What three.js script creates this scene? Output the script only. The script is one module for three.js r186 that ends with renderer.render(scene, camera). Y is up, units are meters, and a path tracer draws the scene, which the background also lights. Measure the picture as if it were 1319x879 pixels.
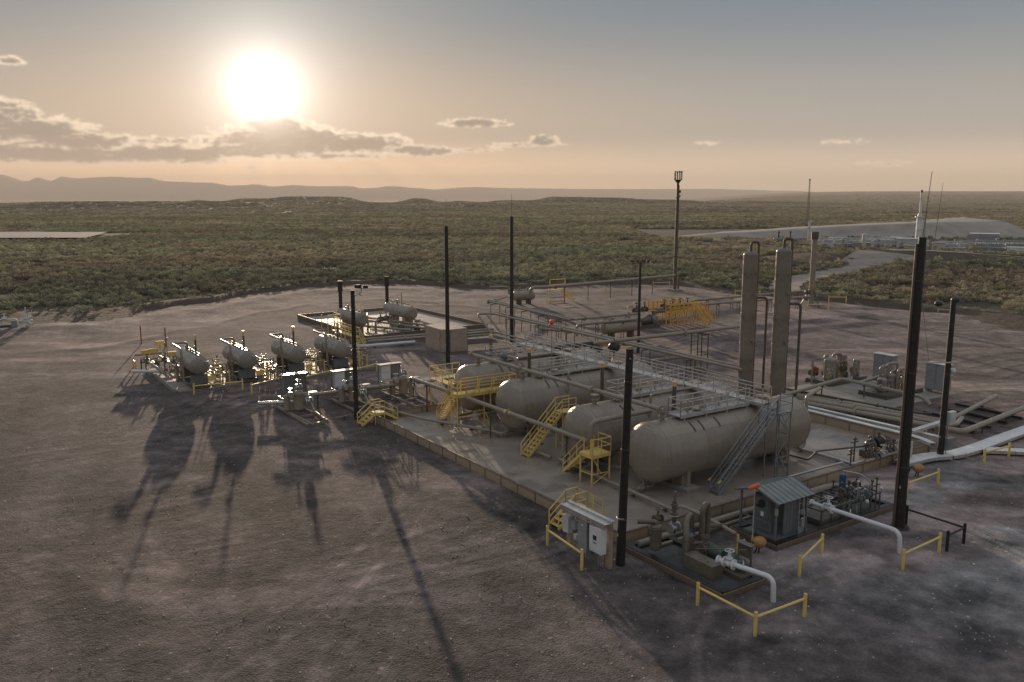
import * as THREE from 'three';
import { mergeGeometries } from 'three/addons/utils/BufferGeometryUtils.js';

// ---------- camera, sky, sun, exposure ----------
const scene = new THREE.Scene();
const R = (d) => d * Math.PI / 180;
const camera = new THREE.PerspectiveCamera(43.57, 1024 / 682, 0.5, 90000);
camera.position.set(0, 19, 0);
camera.rotation.set(R(-9.67), 0, 0);
const renderer = new THREE.WebGLRenderer({ antialias: true });
renderer.toneMapping = THREE.LinearToneMapping;
renderer.toneMappingExposure = 1.22;
renderer.shadowMap.enabled = true;
const SUN_AZ = R(-15.68), SUN_EL = R(6.37);
const sunDir = new THREE.Vector3(Math.sin(SUN_AZ) * Math.cos(SUN_EL), Math.sin(SUN_EL), -Math.cos(SUN_AZ) * Math.cos(SUN_EL));
const sun = new THREE.DirectionalLight(new THREE.Color().setRGB(1, 0.77, 0.55), 4.8);
sun.position.copy(sunDir).multiplyScalar(300).add(new THREE.Vector3(5, 0, -75));
sun.target.position.set(5, 0, -75);
sun.castShadow = true; sun.shadow.radius = 1.1; sun.shadow.mapSize.set(4096, 4096);
Object.assign(sun.shadow.camera, { left: -150, right: 150, top: 120, bottom: -120, near: 1, far: 700 });
scene.add(sun, sun.target);
scene.fog = new THREE.FogExp2(new THREE.Color().setRGB(1, 0.89, 0.77), 0.00009);

// seeded noise
let seed = 7;
const rnd = () => { seed = (seed * 1664525 + 1013904223) >>> 0; return seed / 4294967296; };
const rr = (a, b) => a + (b - a) * rnd();
const hash = (x, y) => { let h = (Math.imul(x, 374761393) + Math.imul(y, 668265263)) | 0; h = Math.imul(h ^ (h >>> 13), 1274126177); return ((h ^ (h >>> 16)) >>> 0) / 4294967296; };
const sm = (t) => t * t * (3 - 2 * t), lerp = (a, b, t) => a + (b - a) * t, cl = (x, a = 0, b = 1) => Math.min(b, Math.max(a, x)), ss = (a, b, x) => sm(cl((x - a) / (b - a)));
function vn(x, y, per = 0) {
  const i = Math.floor(x), j = Math.floor(y), f = sm(x - i), g = sm(y - j), w = (k) => per ? ((k % per) + per) % per : k;
  return lerp(lerp(hash(w(i), w(j)), hash(w(i + 1), w(j)), f), lerp(hash(w(i), w(j + 1)), hash(w(i + 1), w(j + 1)), f), g);
}
function fbm(x, y, o = 4, per = 0) { let s = 0, a = 0.5, t = 0; for (let k = 0; k < o; k++) { s += a * vn(x + k * 17 * (per ? 0 : 1), y, per); t += a; a /= 2; x *= 2; y *= 2; per *= 2; } return s / t; }

{ // the sky: air that brightens towards the sun, and the low bank of cloud
  const w = 4096, h = 2048, d = new Float32Array(w * h * 4);
  const C = [ // azimuth, elevation, half width, half height (degrees), strength
    [-29.0, 3.6, 2.9, 0.8, 1.3], [-30.4, 4.5, 1.4, 0.5, 1.1], [-27.6, 4.0, 1.3, 0.5, 0.9], [-26.6, 3.1, 3.4, 0.55, 1.1], [-31.0, 4.3, 2.6, 0.85, 1.2], [-34, 3.4, 4, 1.0, 1.1], [-40, 3.2, 4, 0.8, 1],
    [-28.5, 2.3, 6.5, 0.55, 1.25], [-23.0, 2.4, 4.6, 0.55, 1.2], [-19.2, 2.55, 2.6, 0.35, 0.8], [-22.2, 3.25, 1.9, 0.22, 0.7],
    [-14.6, 3.2, 4.2, 0.95, 1.45], [-14.9, 4.1, 1.7, 0.65, 1.2], [-11.0, 3.2, 3.4, 0.7, 1.3], [-16.8, 2.6, 3.2, 0.42, 1.0], [-12, 2.5, 3.6, 0.26, 0.9], [-8.8, 3.35, 1.5, 0.28, 0.9],
    [-6.2, 2.85, 2.0, 0.34, 1.15], [-3.0, 2.9, 2.2, 0.15, 0.6], [-0.5, 3.2, 1.5, 0.12, 0.5], [-2.4, 4.62, 1.7, 0.28, 1.15], [2.1, 3.45, 0.9, 0.36, 1.1], [1.0, 3.3, 2.0, 0.1, 0.5],
    [-29.6, 7.4, 0.8, 0.22, 0.8], [20.6, 3.22, 1.1, 0.12, 0.5], [12.5, 3.3, 0.8, 0.1, 0.4], [23.3, 1.9, 1.2, 0.12, 0.35], [-9, 1.3, 0.6, 0.1, 0.4], [-16.5, 1.75, 0.5, 0.1, 0.5]];
  const mixc = (a, b, t) => [lerp(a[0], b[0], t), lerp(a[1], b[1], t), lerp(a[2], b[2], t)];
  for (let j = 0; j < h; j++) {
    const el = ((j + 0.5) / h - 0.5) * 180, e = Math.max(0, el), ce = Math.cos(R(el)), se = Math.sin(R(el));
    if (el < -0.1) { for (let i = 0; i < w; i++) { const o = (j * w + i) * 4; d[o] = 0.3; d[o + 1] = 0.25; d[o + 2] = 0.2; d[o + 3] = 1; } continue; }
    for (let i = 0; i < w; i++) {
      if (el > 14 && (i & 3 || j & 3)) { const o = (j * w + i) * 4, q = ((j - (j & 3 && el > 14.3 ? j & 3 : 0)) * w + (i & ~3)) * 4; d[o] = d[q]; d[o + 1] = d[q + 1]; d[o + 2] = d[q + 2]; d[o + 3] = 1; if (i & 3 || el > 14.3) continue; }
      const phi = ((i + 0.5) / w - 0.5) * 2 * Math.PI, x = ce * Math.cos(phi), z = ce * Math.sin(phi);
      const g = Math.acos(cl(x * sunDir.x + se * sunDir.y + z * sunDir.z, -1, 1)) * 57.29578, az = Math.atan2(x, -z) * 57.29578;
      // away from the sun
      let c = mixc([1.0, 0.76, 0.55], [0.355, 0.345, 0.315], ss(0, 4.2, e)); c = mixc(c, [0.135, 0.192, 0.248], ss(3.2, 12.5, e)); c = mixc(c, [0.33, 0.36, 0.40], ss(12, 40, e));
      // towards the sun
      let n = mixc([1.95, 1.15, 0.58], [0.57, 0.42, 0.29], ss(0, 4, e)); n = mixc(n, [0.205, 0.23, 0.245], ss(4, 12.5, e)); n = mixc(n, [0.33, 0.36, 0.40], ss(13, 40, e));
      c = mixc(c, n, Math.exp(-Math.pow(g / 22, 2)));
      const back = ss(70, 160, g); c = mixc(c, [c[0] * 1.0, c[1] * 1.0, c[2] * 1.03], back);
      const a1 = 0.36 * Math.exp(-Math.pow(g / 7.4, 1.3)), a2 = 1.55 * Math.exp(-Math.pow(g / 1.85, 1.2)) + 3 * Math.exp(-Math.pow(g / 1.1, 2)), a3 = 0.14 * Math.exp(-Math.pow(g / 4.6, 1.4));
      c = [c[0] + a1 * 1.0 + a3 + a2, c[1] + a1 * 0.84 + a3 * 0.92 + a2 * 0.98, c[2] + a1 * 0.66 + a3 * 0.8 + a2 * 0.95];
      if (el > 0.5 && el < 9 && Math.abs(az) < 60) {
        // crepuscular streaks below the bank
        const bx = (az + 15.68) / Math.max(0.6, 7 - el), st = fbm(bx * 3.1 + 40, 3, 3) - 0.5;
        const under = ss(2.6, 1.8, el) * Math.exp(-Math.pow((az + 14) / 9, 2));
        for (let k = 0; k < 3; k++) c[k] *= 1 + 0.35 * st * under;
        let s = -1.6;
        for (const q of C) { const dx = (az - q[0]) / q[2], dy = (el - q[1]) / (el < q[1] ? q[3] * 0.72 : q[3]); const r2 = dx * dx + dy * dy; if (r2 < 4) s = Math.max(s, q[4] * (1.25 - r2 * 0.62)); }
        if (s > -1.2) {
          const wx = az * 1.15, wy = el * 2.6, wob = fbm(wx * 0.8 + 5, wy * 0.8, 3) - 0.5;
          const f = fbm(wx * 2.0 + wob * 2.4, wy * 2.6 + wob * 1.2 + 30, 7) - 0.5, lo = fbm(wx * 0.5 + 9, wy * 0.6, 3) - 0.5;
          const den = s * 1.12 + f * 1.95 + lo * 0.9;
          const al = ss(0.0, 0.6, den);
          if (al > 0) {
            const thick = ss(0.42, 1.3, den), gl = Math.exp(-g / 6), gs = Math.exp(-Math.pow(g / 3.2, 2));
            const rim = [1.0 + 0.9 * gl, 0.79 + 0.78 * gl, 0.57 + 0.62 * gl], body = [0.28 + 0.36 * gl + 0.25 * gs, 0.225 + 0.25 * gl + 0.20 * gs, 0.19 + 0.13 * gl + 0.15 * gs];
            const cc = mixc(rim, body, thick), var_ = 1 + 0.25 * f;
            const a = al * 0.93 * (1 - 0.8 * Math.exp(-Math.pow(g / 2.3, 2)));
            c = mixc(c, [cc[0] * var_, cc[1] * var_, cc[2] * var_], a);
          }
        }
      }
      if (el < 0) { c = [0.3, 0.25, 0.2]; }
      const o = (j * w + i) * 4; d[o] = c[0]; d[o + 1] = c[1]; d[o + 2] = c[2]; d[o + 3] = 1;
    }
  }
  const t = new THREE.DataTexture(d, w, h, THREE.RGBAFormat, THREE.FloatType);
  t.mapping = THREE.EquirectangularReflectionMapping; t.colorSpace = THREE.LinearSRGBColorSpace; t.magFilter = THREE.LinearFilter; t.minFilter = THREE.LinearFilter; t.needsUpdate = true;
  scene.background = t; scene.environment = t;
}

// ---------- textures and materials ----------
function tex(n, per, fn, srgb = false) { // fn(x,y in 0..1) -> grey or [r,g,b] in 0..1
  const d = new Uint8Array(n * n * 4);
  for (let j = 0; j < n; j++) for (let i = 0; i < n; i++) { const v = fn(i / n, j / n), o = (j * n + i) * 4, a = Array.isArray(v) ? v : [v, v, v]; d[o] = cl(a[0]) * 255; d[o + 1] = cl(a[1]) * 255; d[o + 2] = cl(a[2]) * 255; d[o + 3] = 255; }
  const t = new THREE.DataTexture(d, n, n); t.wrapS = t.wrapT = THREE.RepeatWrapping; t.magFilter = THREE.LinearFilter; t.minFilter = THREE.LinearMipmapLinearFilter; t.generateMipmaps = true;
  if (srgb) t.colorSpace = THREE.SRGBColorSpace; t.repeat.set(1 / per, 1 / per); t.needsUpdate = true; return t;
}
const again = (t, per) => { const c = t.clone(); c.repeat.set(1 / per, 1 / per); c.needsUpdate = true; return c; };
const grime = tex(512, 3, (x, y) => { const a = fbm(x * 4, y * 4, 5, 4), b = fbm(x * 16 + 3, y * 16, 3, 16); return [0.62 + 0.5 * a + 0.1 * (b - 0.5), 0.60 + 0.5 * a + 0.1 * (b - 0.5), 0.57 + 0.5 * a + 0.1 * (b - 0.5)]; });
const roughT = tex(256, 1.3, (x, y) => 0.45 + 0.75 * fbm(x * 6, y * 6, 4, 6));
const runs = tex(512, 6, (x, y) => { const a = fbm(x * 40, y * 4, 4, 4), r = fbm(x * 64 + 5, y * 2, 3, 2), m = fbm(x * 5, y * 5, 4, 5), k = 0.50 + 0.36 * m + 0.34 * a - 0.34 * ss(0.58, 0.78, r); return [k + 0.03, k, k - 0.03 - 0.05 * ss(0.6, 0.8, r)]; });
const stains = tex(512, 13, (x, y) => { const m = fbm(x * 6, y * 6, 5, 6), q = fbm(x * 14 + 4, y * 14, 4, 14), d = ss(0.56, 0.7, fbm(x * 5 + 2, y * 5, 4, 5)), k = 0.58 + 0.42 * m + 0.3 * (q - 0.5) - 0.3 * d; return [k + 0.01, k, k - 0.02]; });
const fineB = tex(512, 2, (x, y) => 0.5 * fbm(x * 24, y * 24, 4, 24) + 0.5 * fbm(x * 6, y * 6, 3, 6));
function mat(r, g, b, rough = 0.6, metal = 0, o = {}) {
  const m = new THREE.MeshStandardMaterial({ roughness: rough, metalness: metal });
  m.color.setRGB(r, g, b);
  if (o.map !== 0) m.map = o.map || again(grime, o.per || 3);
  if (o.rough !== 0) { m.roughnessMap = again(roughT, o.per ? o.per / 2 : 1.3); }
  if (o.bump) { m.bumpMap = again(fineB, o.bper || 1); m.bumpScale = o.bump; }
  if (o.side) m.side = THREE.DoubleSide;
  return m;
}
const M = {
  tank: mat(0.30, 0.262, 0.215, 0.4, 0, { map: runs, per: 7, bump: 0.008, bper: 2 }), tower: mat(0.225, 0.19, 0.155, 0.42, 0, { per: 4 }), tan: mat(0.32, 0.27, 0.21, 0.48), pipe: mat(0.31, 0.265, 0.21, 0.36), pipeDark: mat(0.115, 0.10, 0.085, 0.45),
  yellow: mat(0.85, 0.62, 0.20, 0.42), galv: mat(0.60, 0.60, 0.60, 0.38, 0.35), steelGrey: mat(0.20, 0.215, 0.225, 0.5, 0.2), alu: mat(0.62, 0.62, 0.62, 0.42, 0.6), tray: mat(0.80, 0.80, 0.79, 0.45, 0.1, { per: 5 }),
  black: mat(0.022, 0.021, 0.021, 0.55), wood: mat(0.021, 0.017, 0.014, 0.8, 0, { per: 1.2, bump: 0.01 }), rust: mat(0.12, 0.085, 0.065, 0.7), white: mat(0.74, 0.76, 0.78, 0.42, 0, { per: 6 }), cab: mat(0.60, 0.61, 0.62, 0.45), cabGrey: mat(0.30, 0.32, 0.34, 0.5),
  concrete: mat(0.33, 0.305, 0.275, 0.9, 0, { bump: 0.01, per: 5 }), wall: mat(0.40, 0.315, 0.22, 0.75, 0, { per: 2.2 }), cap: mat(0.24, 0.185, 0.13, 0.8), red: mat(0.32, 0.05, 0.035, 0.5), orange: mat(0.8, 0.10, 0.025, 0.7, 0, { map: 0 }),
  plank: mat(0.17, 0.12, 0.085, 0.85, 0, { per: 1.5, bump: 0.01 }), liner: mat(0.02, 0.02, 0.021, 0.5), blue: mat(0.03, 0.09, 0.24, 0.5), green: mat(0.08, 0.13, 0.09, 0.5), roof: mat(0.25, 0.285, 0.28, 0.5, 0.2), shed: mat(0.15, 0.165, 0.165, 0.6), pad: mat(0.075, 0.08, 0.08, 0.85, 0, { per: 4 }),
  stair: mat(0.30, 0.31, 0.32, 0.4, 0.4), gantry: mat(0.78, 0.47, 0.08, 0.45), drk: mat(0.16, 0.135, 0.105, 0.4), beige: mat(0.44, 0.35, 0.275, 0.7), ochre: mat(0.40, 0.22, 0.065, 0.6), glass: mat(0.03, 0.04, 0.05, 0.15, 0, { map: 0, rough: 0 }),
};

// ---------- helpers ----------
// plant axes: u runs to the right and away, v to the left and away; inside a thing a point is [u, height, v]
const AL = R(34.2), CA = Math.cos(AL), SA = Math.sin(AL);
const W = (u, v, h = 0) => new THREE.Vector3(7.3 + u * CA - v * SA, h, -45.3 - (u * SA + v * CA));
const V = (p) => new THREE.Vector3(p[0], p[1], -p[2]);
const UPY = new THREE.Vector3(0, 1, 0);
class MB {
  constructor() { this.g = []; }
  add(g, m) { if (m) g.applyMatrix4(m); this.g.push(g); return this; }
  box(c, s, turn = 0) { const g = new THREE.BoxGeometry(s[0], s[1], s[2]); if (turn) g.rotateY(turn); g.translate(c[0], c[1], -c[2]); return this.add(g); }
  cyl(p, q, r, r2 = r, seg = 10) { const a = V(p), b = V(q), d = b.clone().sub(a), l = d.length(); const g = new THREE.CylinderGeometry(r2, r, l, seg); g.applyQuaternion(new THREE.Quaternion().setFromUnitVectors(UPY, d.normalize())); a.add(b).multiplyScalar(0.5); g.translate(a.x, a.y, a.z); return this.add(g); }
  bar(p, q, w, d = w) { // w across, d in height
    const a = V(p), b = V(q), x = b.clone().sub(a), l = x.length(); x.normalize();
    const up = Math.abs(x.y) > 0.98 ? new THREE.Vector3(1, 0, 0) : UPY, z = new THREE.Vector3().crossVectors(x, up).normalize(), y = new THREE.Vector3().crossVectors(z, x);
    const g = new THREE.BoxGeometry(l, d, w), m = new THREE.Matrix4().makeBasis(x, y, z); a.add(b).multiplyScalar(0.5); m.setPosition(a); return this.add(g, m);
  }
  sph(c, r, sx = 1, sy = 1, sz = 1, seg = 12) { const g = new THREE.SphereGeometry(r, seg, Math.ceil(seg * 0.7)); g.scale(sx, sy, sz); g.translate(c[0], c[1], -c[2]); return this.add(g); }
  torus(c, dir, r, t, seg = 16) { const g = new THREE.TorusGeometry(r, t, 6, seg); g.applyQuaternion(new THREE.Quaternion().setFromUnitVectors(new THREE.Vector3(0, 0, 1), V(dir).normalize())); g.translate(c[0], c[1], -c[2]); return this.add(g); }
  pipe(pts, r, bend = r * 3, seg = 10) { // a swept pipe with rounded elbows
    const P = pts.map(V), c = [P[0]];
    for (let k = 1; k < P.length - 1; k++) {
      const a = P[k - 1], b = P[k], d = P[k + 1], l1 = a.distanceTo(b), l2 = b.distanceTo(d), t = Math.min(bend, l1 * 0.48, l2 * 0.48);
      const s = b.clone().lerp(a, t / l1), e = b.clone().lerp(d, t / l2);
      for (let i = 0; i <= 6; i++) { const f = i / 6; c.push(s.clone().multiplyScalar((1 - f) * (1 - f)).addScaledVector(b, 2 * f * (1 - f)).addScaledVector(e, f * f)); }
    }
    c.push(P[P.length - 1]);
    const pos = [], nor = [], uv = [], idx = []; let n = null;
    for (let k = 0; k < c.length; k++) {
      const t = (k < c.length - 1 ? c[k + 1].clone().sub(c[k]) : c[k].clone().sub(c[k - 1])).normalize();
      if (k > 0 && k < c.length - 1) t.add(c[k].clone().sub(c[k - 1]).normalize()).normalize();
      if (!n) n = Math.abs(t.y) < 0.9 ? new THREE.Vector3(0, 1, 0) : new THREE.Vector3(1, 0, 0);
      n = n.clone().addScaledVector(t, -n.dot(t)).normalize(); const b = new THREE.Vector3().crossVectors(t, n);
      for (let s = 0; s <= seg; s++) { const a = s / seg * 2 * Math.PI, v = n.clone().multiplyScalar(Math.cos(a)).addScaledVector(b, Math.sin(a)); nor.push(v.x, v.y, v.z); pos.push(c[k].x + v.x * r, c[k].y + v.y * r, c[k].z + v.z * r); uv.push(0, 0); }
    }
    for (let k = 0; k < c.length - 1; k++) for (let s = 0; s < seg; s++) { const a = k * (seg + 1) + s, b = a + seg + 1; idx.push(a, a + 1, b, b, a + 1, b + 1); }
    for (const [k, o] of [[0, 1], [c.length - 1, 0]]) { const t = (o ? c[0].clone().sub(c[1]) : c[k].clone().sub(c[k - 1])).normalize(), at = pos.length / 3; pos.push(c[k].x, c[k].y, c[k].z); nor.push(t.x, t.y, t.z); uv.push(0, 0); for (let s = 0; s <= seg; s++) { const q = (k * (seg + 1) + s) * 3; pos.push(pos[q], pos[q + 1], pos[q + 2]); nor.push(t.x, t.y, t.z); uv.push(0, 0); } for (let s = 0; s < seg; s++) o ? idx.push(at, at + 2 + s, at + 1 + s) : idx.push(at, at + 1 + s, at + 2 + s); }
    const g = new THREE.BufferGeometry(); g.setAttribute('position', new THREE.Float32BufferAttribute(pos, 3)); g.setAttribute('normal', new THREE.Float32BufferAttribute(nor, 3)); g.setAttribute('uv', new THREE.Float32BufferAttribute(uv, 2)); g.setIndex(idx); return this.add(g);
  }
  flange(c, dir, r, t = 0.06) { const d = V(dir).normalize().multiplyScalar(t / 2), e = [d.x, d.y, -d.z]; return this.cyl([c[0] - e[0], c[1] - e[1], c[2] - e[2]], [c[0] + e[0], c[1] + e[1], c[2] + e[2]], r, r, 12); }
  vessel(p, q, rad, hd = 0.5, seg = 40) { // a shell from tangent line to tangent line with dished heads of depth rad * hd
    const a = V(p), b = V(q), l = a.distanceTo(b), pts = [];
    for (let k = 0; k <= 8; k++) { const t = k / 8 * Math.PI / 2; pts.push(new THREE.Vector2(Math.max(1e-4, rad * Math.sin(t)), -rad * hd * Math.cos(t))); }
    for (let k = 1; k < 4; k++) pts.push(new THREE.Vector2(rad, l * k / 4));
    for (let k = 0; k <= 8; k++) { const t = k / 8 * Math.PI / 2; pts.push(new THREE.Vector2(Math.max(1e-4, rad * Math.cos(t)), l + rad * hd * Math.sin(t))); }
    const g = new THREE.LatheGeometry(pts, seg); g.applyQuaternion(new THREE.Quaternion().setFromUnitVectors(UPY, b.clone().sub(a).normalize())); g.translate(a.x, a.y, a.z); return this.add(g);
  }
  rail(pts, h = 1.07, gap = 1.4, r = 0.026, mid = true) { // hand rail over a path of floor points
    for (let k = 0; k < pts.length - 1; k++) {
      const a = pts[k], b = pts[k + 1], l = Math.hypot(b[0] - a[0], b[1] - a[1], b[2] - a[2]), n = Math.max(1, Math.round(l / gap)), up = (p, e) => [p[0], p[1] + e, p[2]];
      this.bar(up(a, h), up(b, h), 2 * r); if (mid) this.bar(up(a, h * 0.52), up(b, h * 0.52), 1.7 * r);
      for (let i = k ? 1 : 0; i <= n; i++) { const t = i / n, p = [lerp(a[0], b[0], t), lerp(a[1], b[1], t), lerp(a[2], b[2], t)]; this.bar(p, up(p, h), 2 * r); }
    }
    return this;
  }
  valve(c, dir, r) { // gate valve: body, two flanges, bonnet, stem and hand wheel
    const d = V(dir).normalize(), e = (s) => [c[0] + d.x * s, c[1] + d.y * s, c[2] - d.z * s];
    this.sph(c, r * 1.35, 1, 1, 1, 10); this.flange(e(r * 1.7), dir, r * 1.8, r * 0.5); this.flange(e(-r * 1.7), dir, r * 1.8, r * 0.5);
    this.cyl(c, [c[0], c[1] + r * 3.4, c[2]], r * 0.7, r * 0.5, 8); this.flange([c[0], c[1] + r * 1.7, c[2]], [0, 1, 0], r * 1.2, r * 0.4); this.cyl([c[0], c[1] + r * 3.4, c[2]], [c[0], c[1] + r * 5, c[2]], r * 0.18, r * 0.18, 6);
    return this.torus([c[0], c[1] + r * 4.4, c[2]], [0, 1, 0], r * 1.5, r * 0.17, 14).bar([c[0] - r * 1.5, c[1] + r * 4.4, c[2]], [c[0] + r * 1.5, c[1] + r * 4.4, c[2]], r * 0.2);
  }
  geo() {
    const g = this.g.length > 1 ? mergeGeometries(this.g.map((x) => { const i = x.index ? x.toNonIndexed() : x; for (const k of Object.keys(i.attributes)) if (!['position', 'normal', 'uv'].includes(k)) i.deleteAttribute(k); return i; })) : this.g[0];
    return metric(g);
  }
  build(name, m, parent) { const o = new THREE.Mesh(this.geo(), m); o.name = name; if (parent) parent.add(o); return o; }
}
function metric(g) { // uv in metres from the direction each face points
  const p = g.attributes.position, n = g.attributes.normal, uv = new Float32Array(p.count * 2);
  for (let k = 0; k < p.count; k++) { const x = Math.abs(n.getX(k)), y = Math.abs(n.getY(k)), z = Math.abs(n.getZ(k)); const [a, b] = y >= x && y >= z ? [p.getX(k), p.getZ(k)] : x >= z ? [p.getZ(k), p.getY(k)] : [p.getX(k), p.getY(k)]; uv[2 * k] = a; uv[2 * k + 1] = b; }
  g.setAttribute('uv', new THREE.BufferAttribute(uv, 2)); return g;
}
const taken = {};
const numbered = (n) => { const k = taken[n] = (taken[n] ?? -1) + 1; return k ? n + '_' + String(k).padStart(3, '0') : n; };
function tag(o, label, category, group) { o.userData.label = label; o.userData.category = category; if (group) o.userData.group = group; return o; }
function thing(name, label, category, u, v, o = {}) {
  const t = new THREE.Group(); t.name = numbered(name); t.position.copy(W(u, v, o.h || 0)); t.rotation.y = AL + (o.turn || 0); tag(t, label, category, o.group); scene.add(t); return t;
}
function struct(name, g, m) { const o = new THREE.Mesh(g, m); o.name = numbered(name); o.userData.kind = 'structure'; scene.add(o); return o; }
const part = (root, name, m, f) => { const b = new MB(); f(b); return b.build(name, m, root); };
function copyOf(src, label, u, v, o = {}) { const c = src.clone(); c.name = numbered(src.name.replace(/_\d{3}$/, '')); c.userData = { ...src.userData, label: label || src.userData.label }; c.position.copy(W(u, v, o.h || 0)); c.rotation.y = AL + (o.turn || 0); scene.add(c); return c; }

// ---------- the land ----------
const EDGE = [[-75, 150], [-45, 148], [-31.2, 151], [-26.8, 149], [-20.5, 161], [-16, 176], [-13.3, 186], [-8.3, 188], [-1, 176], [5, 184], [10.4, 187], [15.4, 172], [20.1, 165], [26.4, 157], [31.2, 152], [45, 148], [75, 150]];
function rPad(x, z) { let t = Math.atan2(x, -z) * 57.29578; if (Math.abs(t) > 75) return 150; for (let k = 0; k < EDGE.length - 1; k++) if (t <= EDGE[k + 1][0]) { const f = (t - EDGE[k][0]) / (EDGE[k + 1][0] - EDGE[k][0]); return lerp(EDGE[k][1], EDGE[k + 1][1], sm(f)) + 3 * (fbm(t * 0.7 + 50, 4, 3) - 0.5); } }
const seg2 = (x, z, a, b) => { const dx = b[0] - a[0], dz = b[1] - a[1], t = cl(((x - a[0]) * dx + (z - a[1]) * dz) / (dx * dx + dz * dz)); return [Math.hypot(x - a[0] - dx * t, z - a[1] - dz * t), t]; };
const ROAD = [[55, -172], [64, -194], [84, -215], [106, -240]], ROAD2 = [[108, -245], [150, -246], [215, -262]];
function terrain(x, z) {
  const r = Math.hypot(x, z), t = Math.atan2(x, -z) * 57.29578, e = r - rPad(x, z);
  let h = 0.9 * (fbm(x / 60 + 7, z / 60, 4) - 0.45) * ss(0, 120, e) + 7 * (fbm(x / 900 + 3, z / 900, 4) - 0.5) * ss(150, 1400, r);
  h += 26 * Math.pow(fbm(x / 2600 + 11, z / 800, 4), 2) * ss(1300, 2600, r) * (t < 8 ? 1 : 0.45) - 6 * ss(1300, 2600, r);
  h += ss(3, 24, t) * 60 * ss(2800, 9000, r); // the long rise on the right
  const wl = 1 - ss(2, 20, t); h -= (10 * ss(2000, 3000, r) + 70 * ss(2600, 7000, r)) * wl;
  for (const [q, w2, k, sd] of [[1050, 70, 5, 3], [1500, 110, 8, 17], [2150, 170, 14, 40]]) { const rq = q + 260 * (fbm(t * 0.06 + sd, 1, 2) - 0.5) * q / 1000; h += k * Math.exp(-Math.pow((r - rq) / w2, 2)) * ss(0.42, 0.72, fbm(t * 0.16 + sd, 5, 3)) * (0.35 + 0.65 * wl); }
  h += (0.55 * Math.exp(-Math.pow((e - 4) / 3.5, 2)) + 0.35 * (fbm(x / 4, z / 4, 3) - 0.4) * Math.exp(-Math.pow((e - 5) / 6, 2))) * ss(-1, 2, e);
  const q = Math.hypot((x - 108) / 46, (z + 246) / 20); h += 3.6 * Math.exp(-q * q * 1.3);
  return e < 2 ? lerp(-0.35, h, ss(-3, 2, e)) : h;
}
const soil = tex(1024, 40, (x, y) => { // dry soil and low ground cover, seen from far off
  const a = fbm(x * 8, y * 8, 6, 8), b = fbm(x * 40 + 9, y * 40, 4, 40), c = ss(0.44, 0.6, 0.55 * b + 0.45 * a);
  return [lerp(0.44, 0.36, c) + 0.16 * (a - 0.5), lerp(0.395, 0.34, c) + 0.15 * (a - 0.5), lerp(0.335, 0.27, c) + 0.12 * (a - 0.5)];
}, true);
{
  const ang = []; for (let a = -180; a < -48; a += 6) ang.push(a); for (let a = -48; a < 48; a += 0.3) ang.push(a); for (let a = 48; a <= 180; a += 6) ang.push(a);
  const rad = []; for (let r = 90; r < 17000; r *= r < 130 ? 1.2 : r < 300 ? 1.012 : 1.028) rad.push(r); rad.push(19500);
  const pos = [], col = [], uv = [], idx = [], na = ang.length;
  for (const r of rad) for (const a of ang) {
    const x = r * Math.sin(R(a)), z = -r * Math.cos(R(a)); pos.push(x, terrain(x, z), z); uv.push(x, z);
    let k = 0.8 + 0.5 * (fbm(x / 130 + 3, z / 50, 4) - 0.5) + 0.5 * (fbm(x / 900 + 8, z / 300, 4) - 0.5), c = [k * 1.02, k, k * 0.92];
    const bare = ss(14, 2, r - rPad(x, z)) * ss(0.3, 0.55, fbm(x / 7, z / 7, 3) + 0.15); // dug soil along the pad
    const rd = Math.min(...[0, 1, 2].map((i) => seg2(x, z, ROAD[i], ROAD[i + 1])[0])); const dug = Math.max(bare * 0.8, ss(34, 10, Math.hypot((x - 112) / 1.9, z + 243)) * 0.75, ss(16, 7, rd) * 0.8);
    c = [lerp(c[0], 1.25, dug), lerp(c[1], 1.08, dug), lerp(c[2], 1.15, dug)];
    const strip = ss(0.68, 0.74, fbm(x / 500 + 21, z / 90, 3)) * ss(1000, 1600, r); c = [lerp(c[0], 1.3, strip * 0.6), lerp(c[1], 1.2, strip * 0.6), lerp(c[2], 1.2, strip * 0.6)];
    col.push(...c);
  }
  for (let j = 0; j < rad.length - 1; j++) for (let i = 0; i < na - 1; i++) { const a = j * na + i, b = a + na; idx.push(a, b, a + 1, a + 1, b, b + 1); }
  const g = new THREE.BufferGeometry(); g.setAttribute('position', new THREE.Float32BufferAttribute(pos, 3)); g.setAttribute('color', new THREE.Float32BufferAttribute(col, 3)); g.setAttribute('uv', new THREE.Float32BufferAttribute(uv, 2)); g.setIndex(idx.map((v, k) => v)); 
  g.computeVertexNormals(); if (g.attributes.normal.getY(5) < 0) { for (let k = 0; k < idx.length; k += 3) { const t = idx[k]; idx[k] = idx[k + 1]; idx[k + 1] = t; } g.setIndex(idx); g.computeVertexNormals(); }
  const m = mat(0.38, 0.355, 0.32, 0.95, 0, { map: soil, rough: 0, bump: 0.25, bper: 9 }); m.vertexColors = true; struct('desert_ground', g, m);
}
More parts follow.
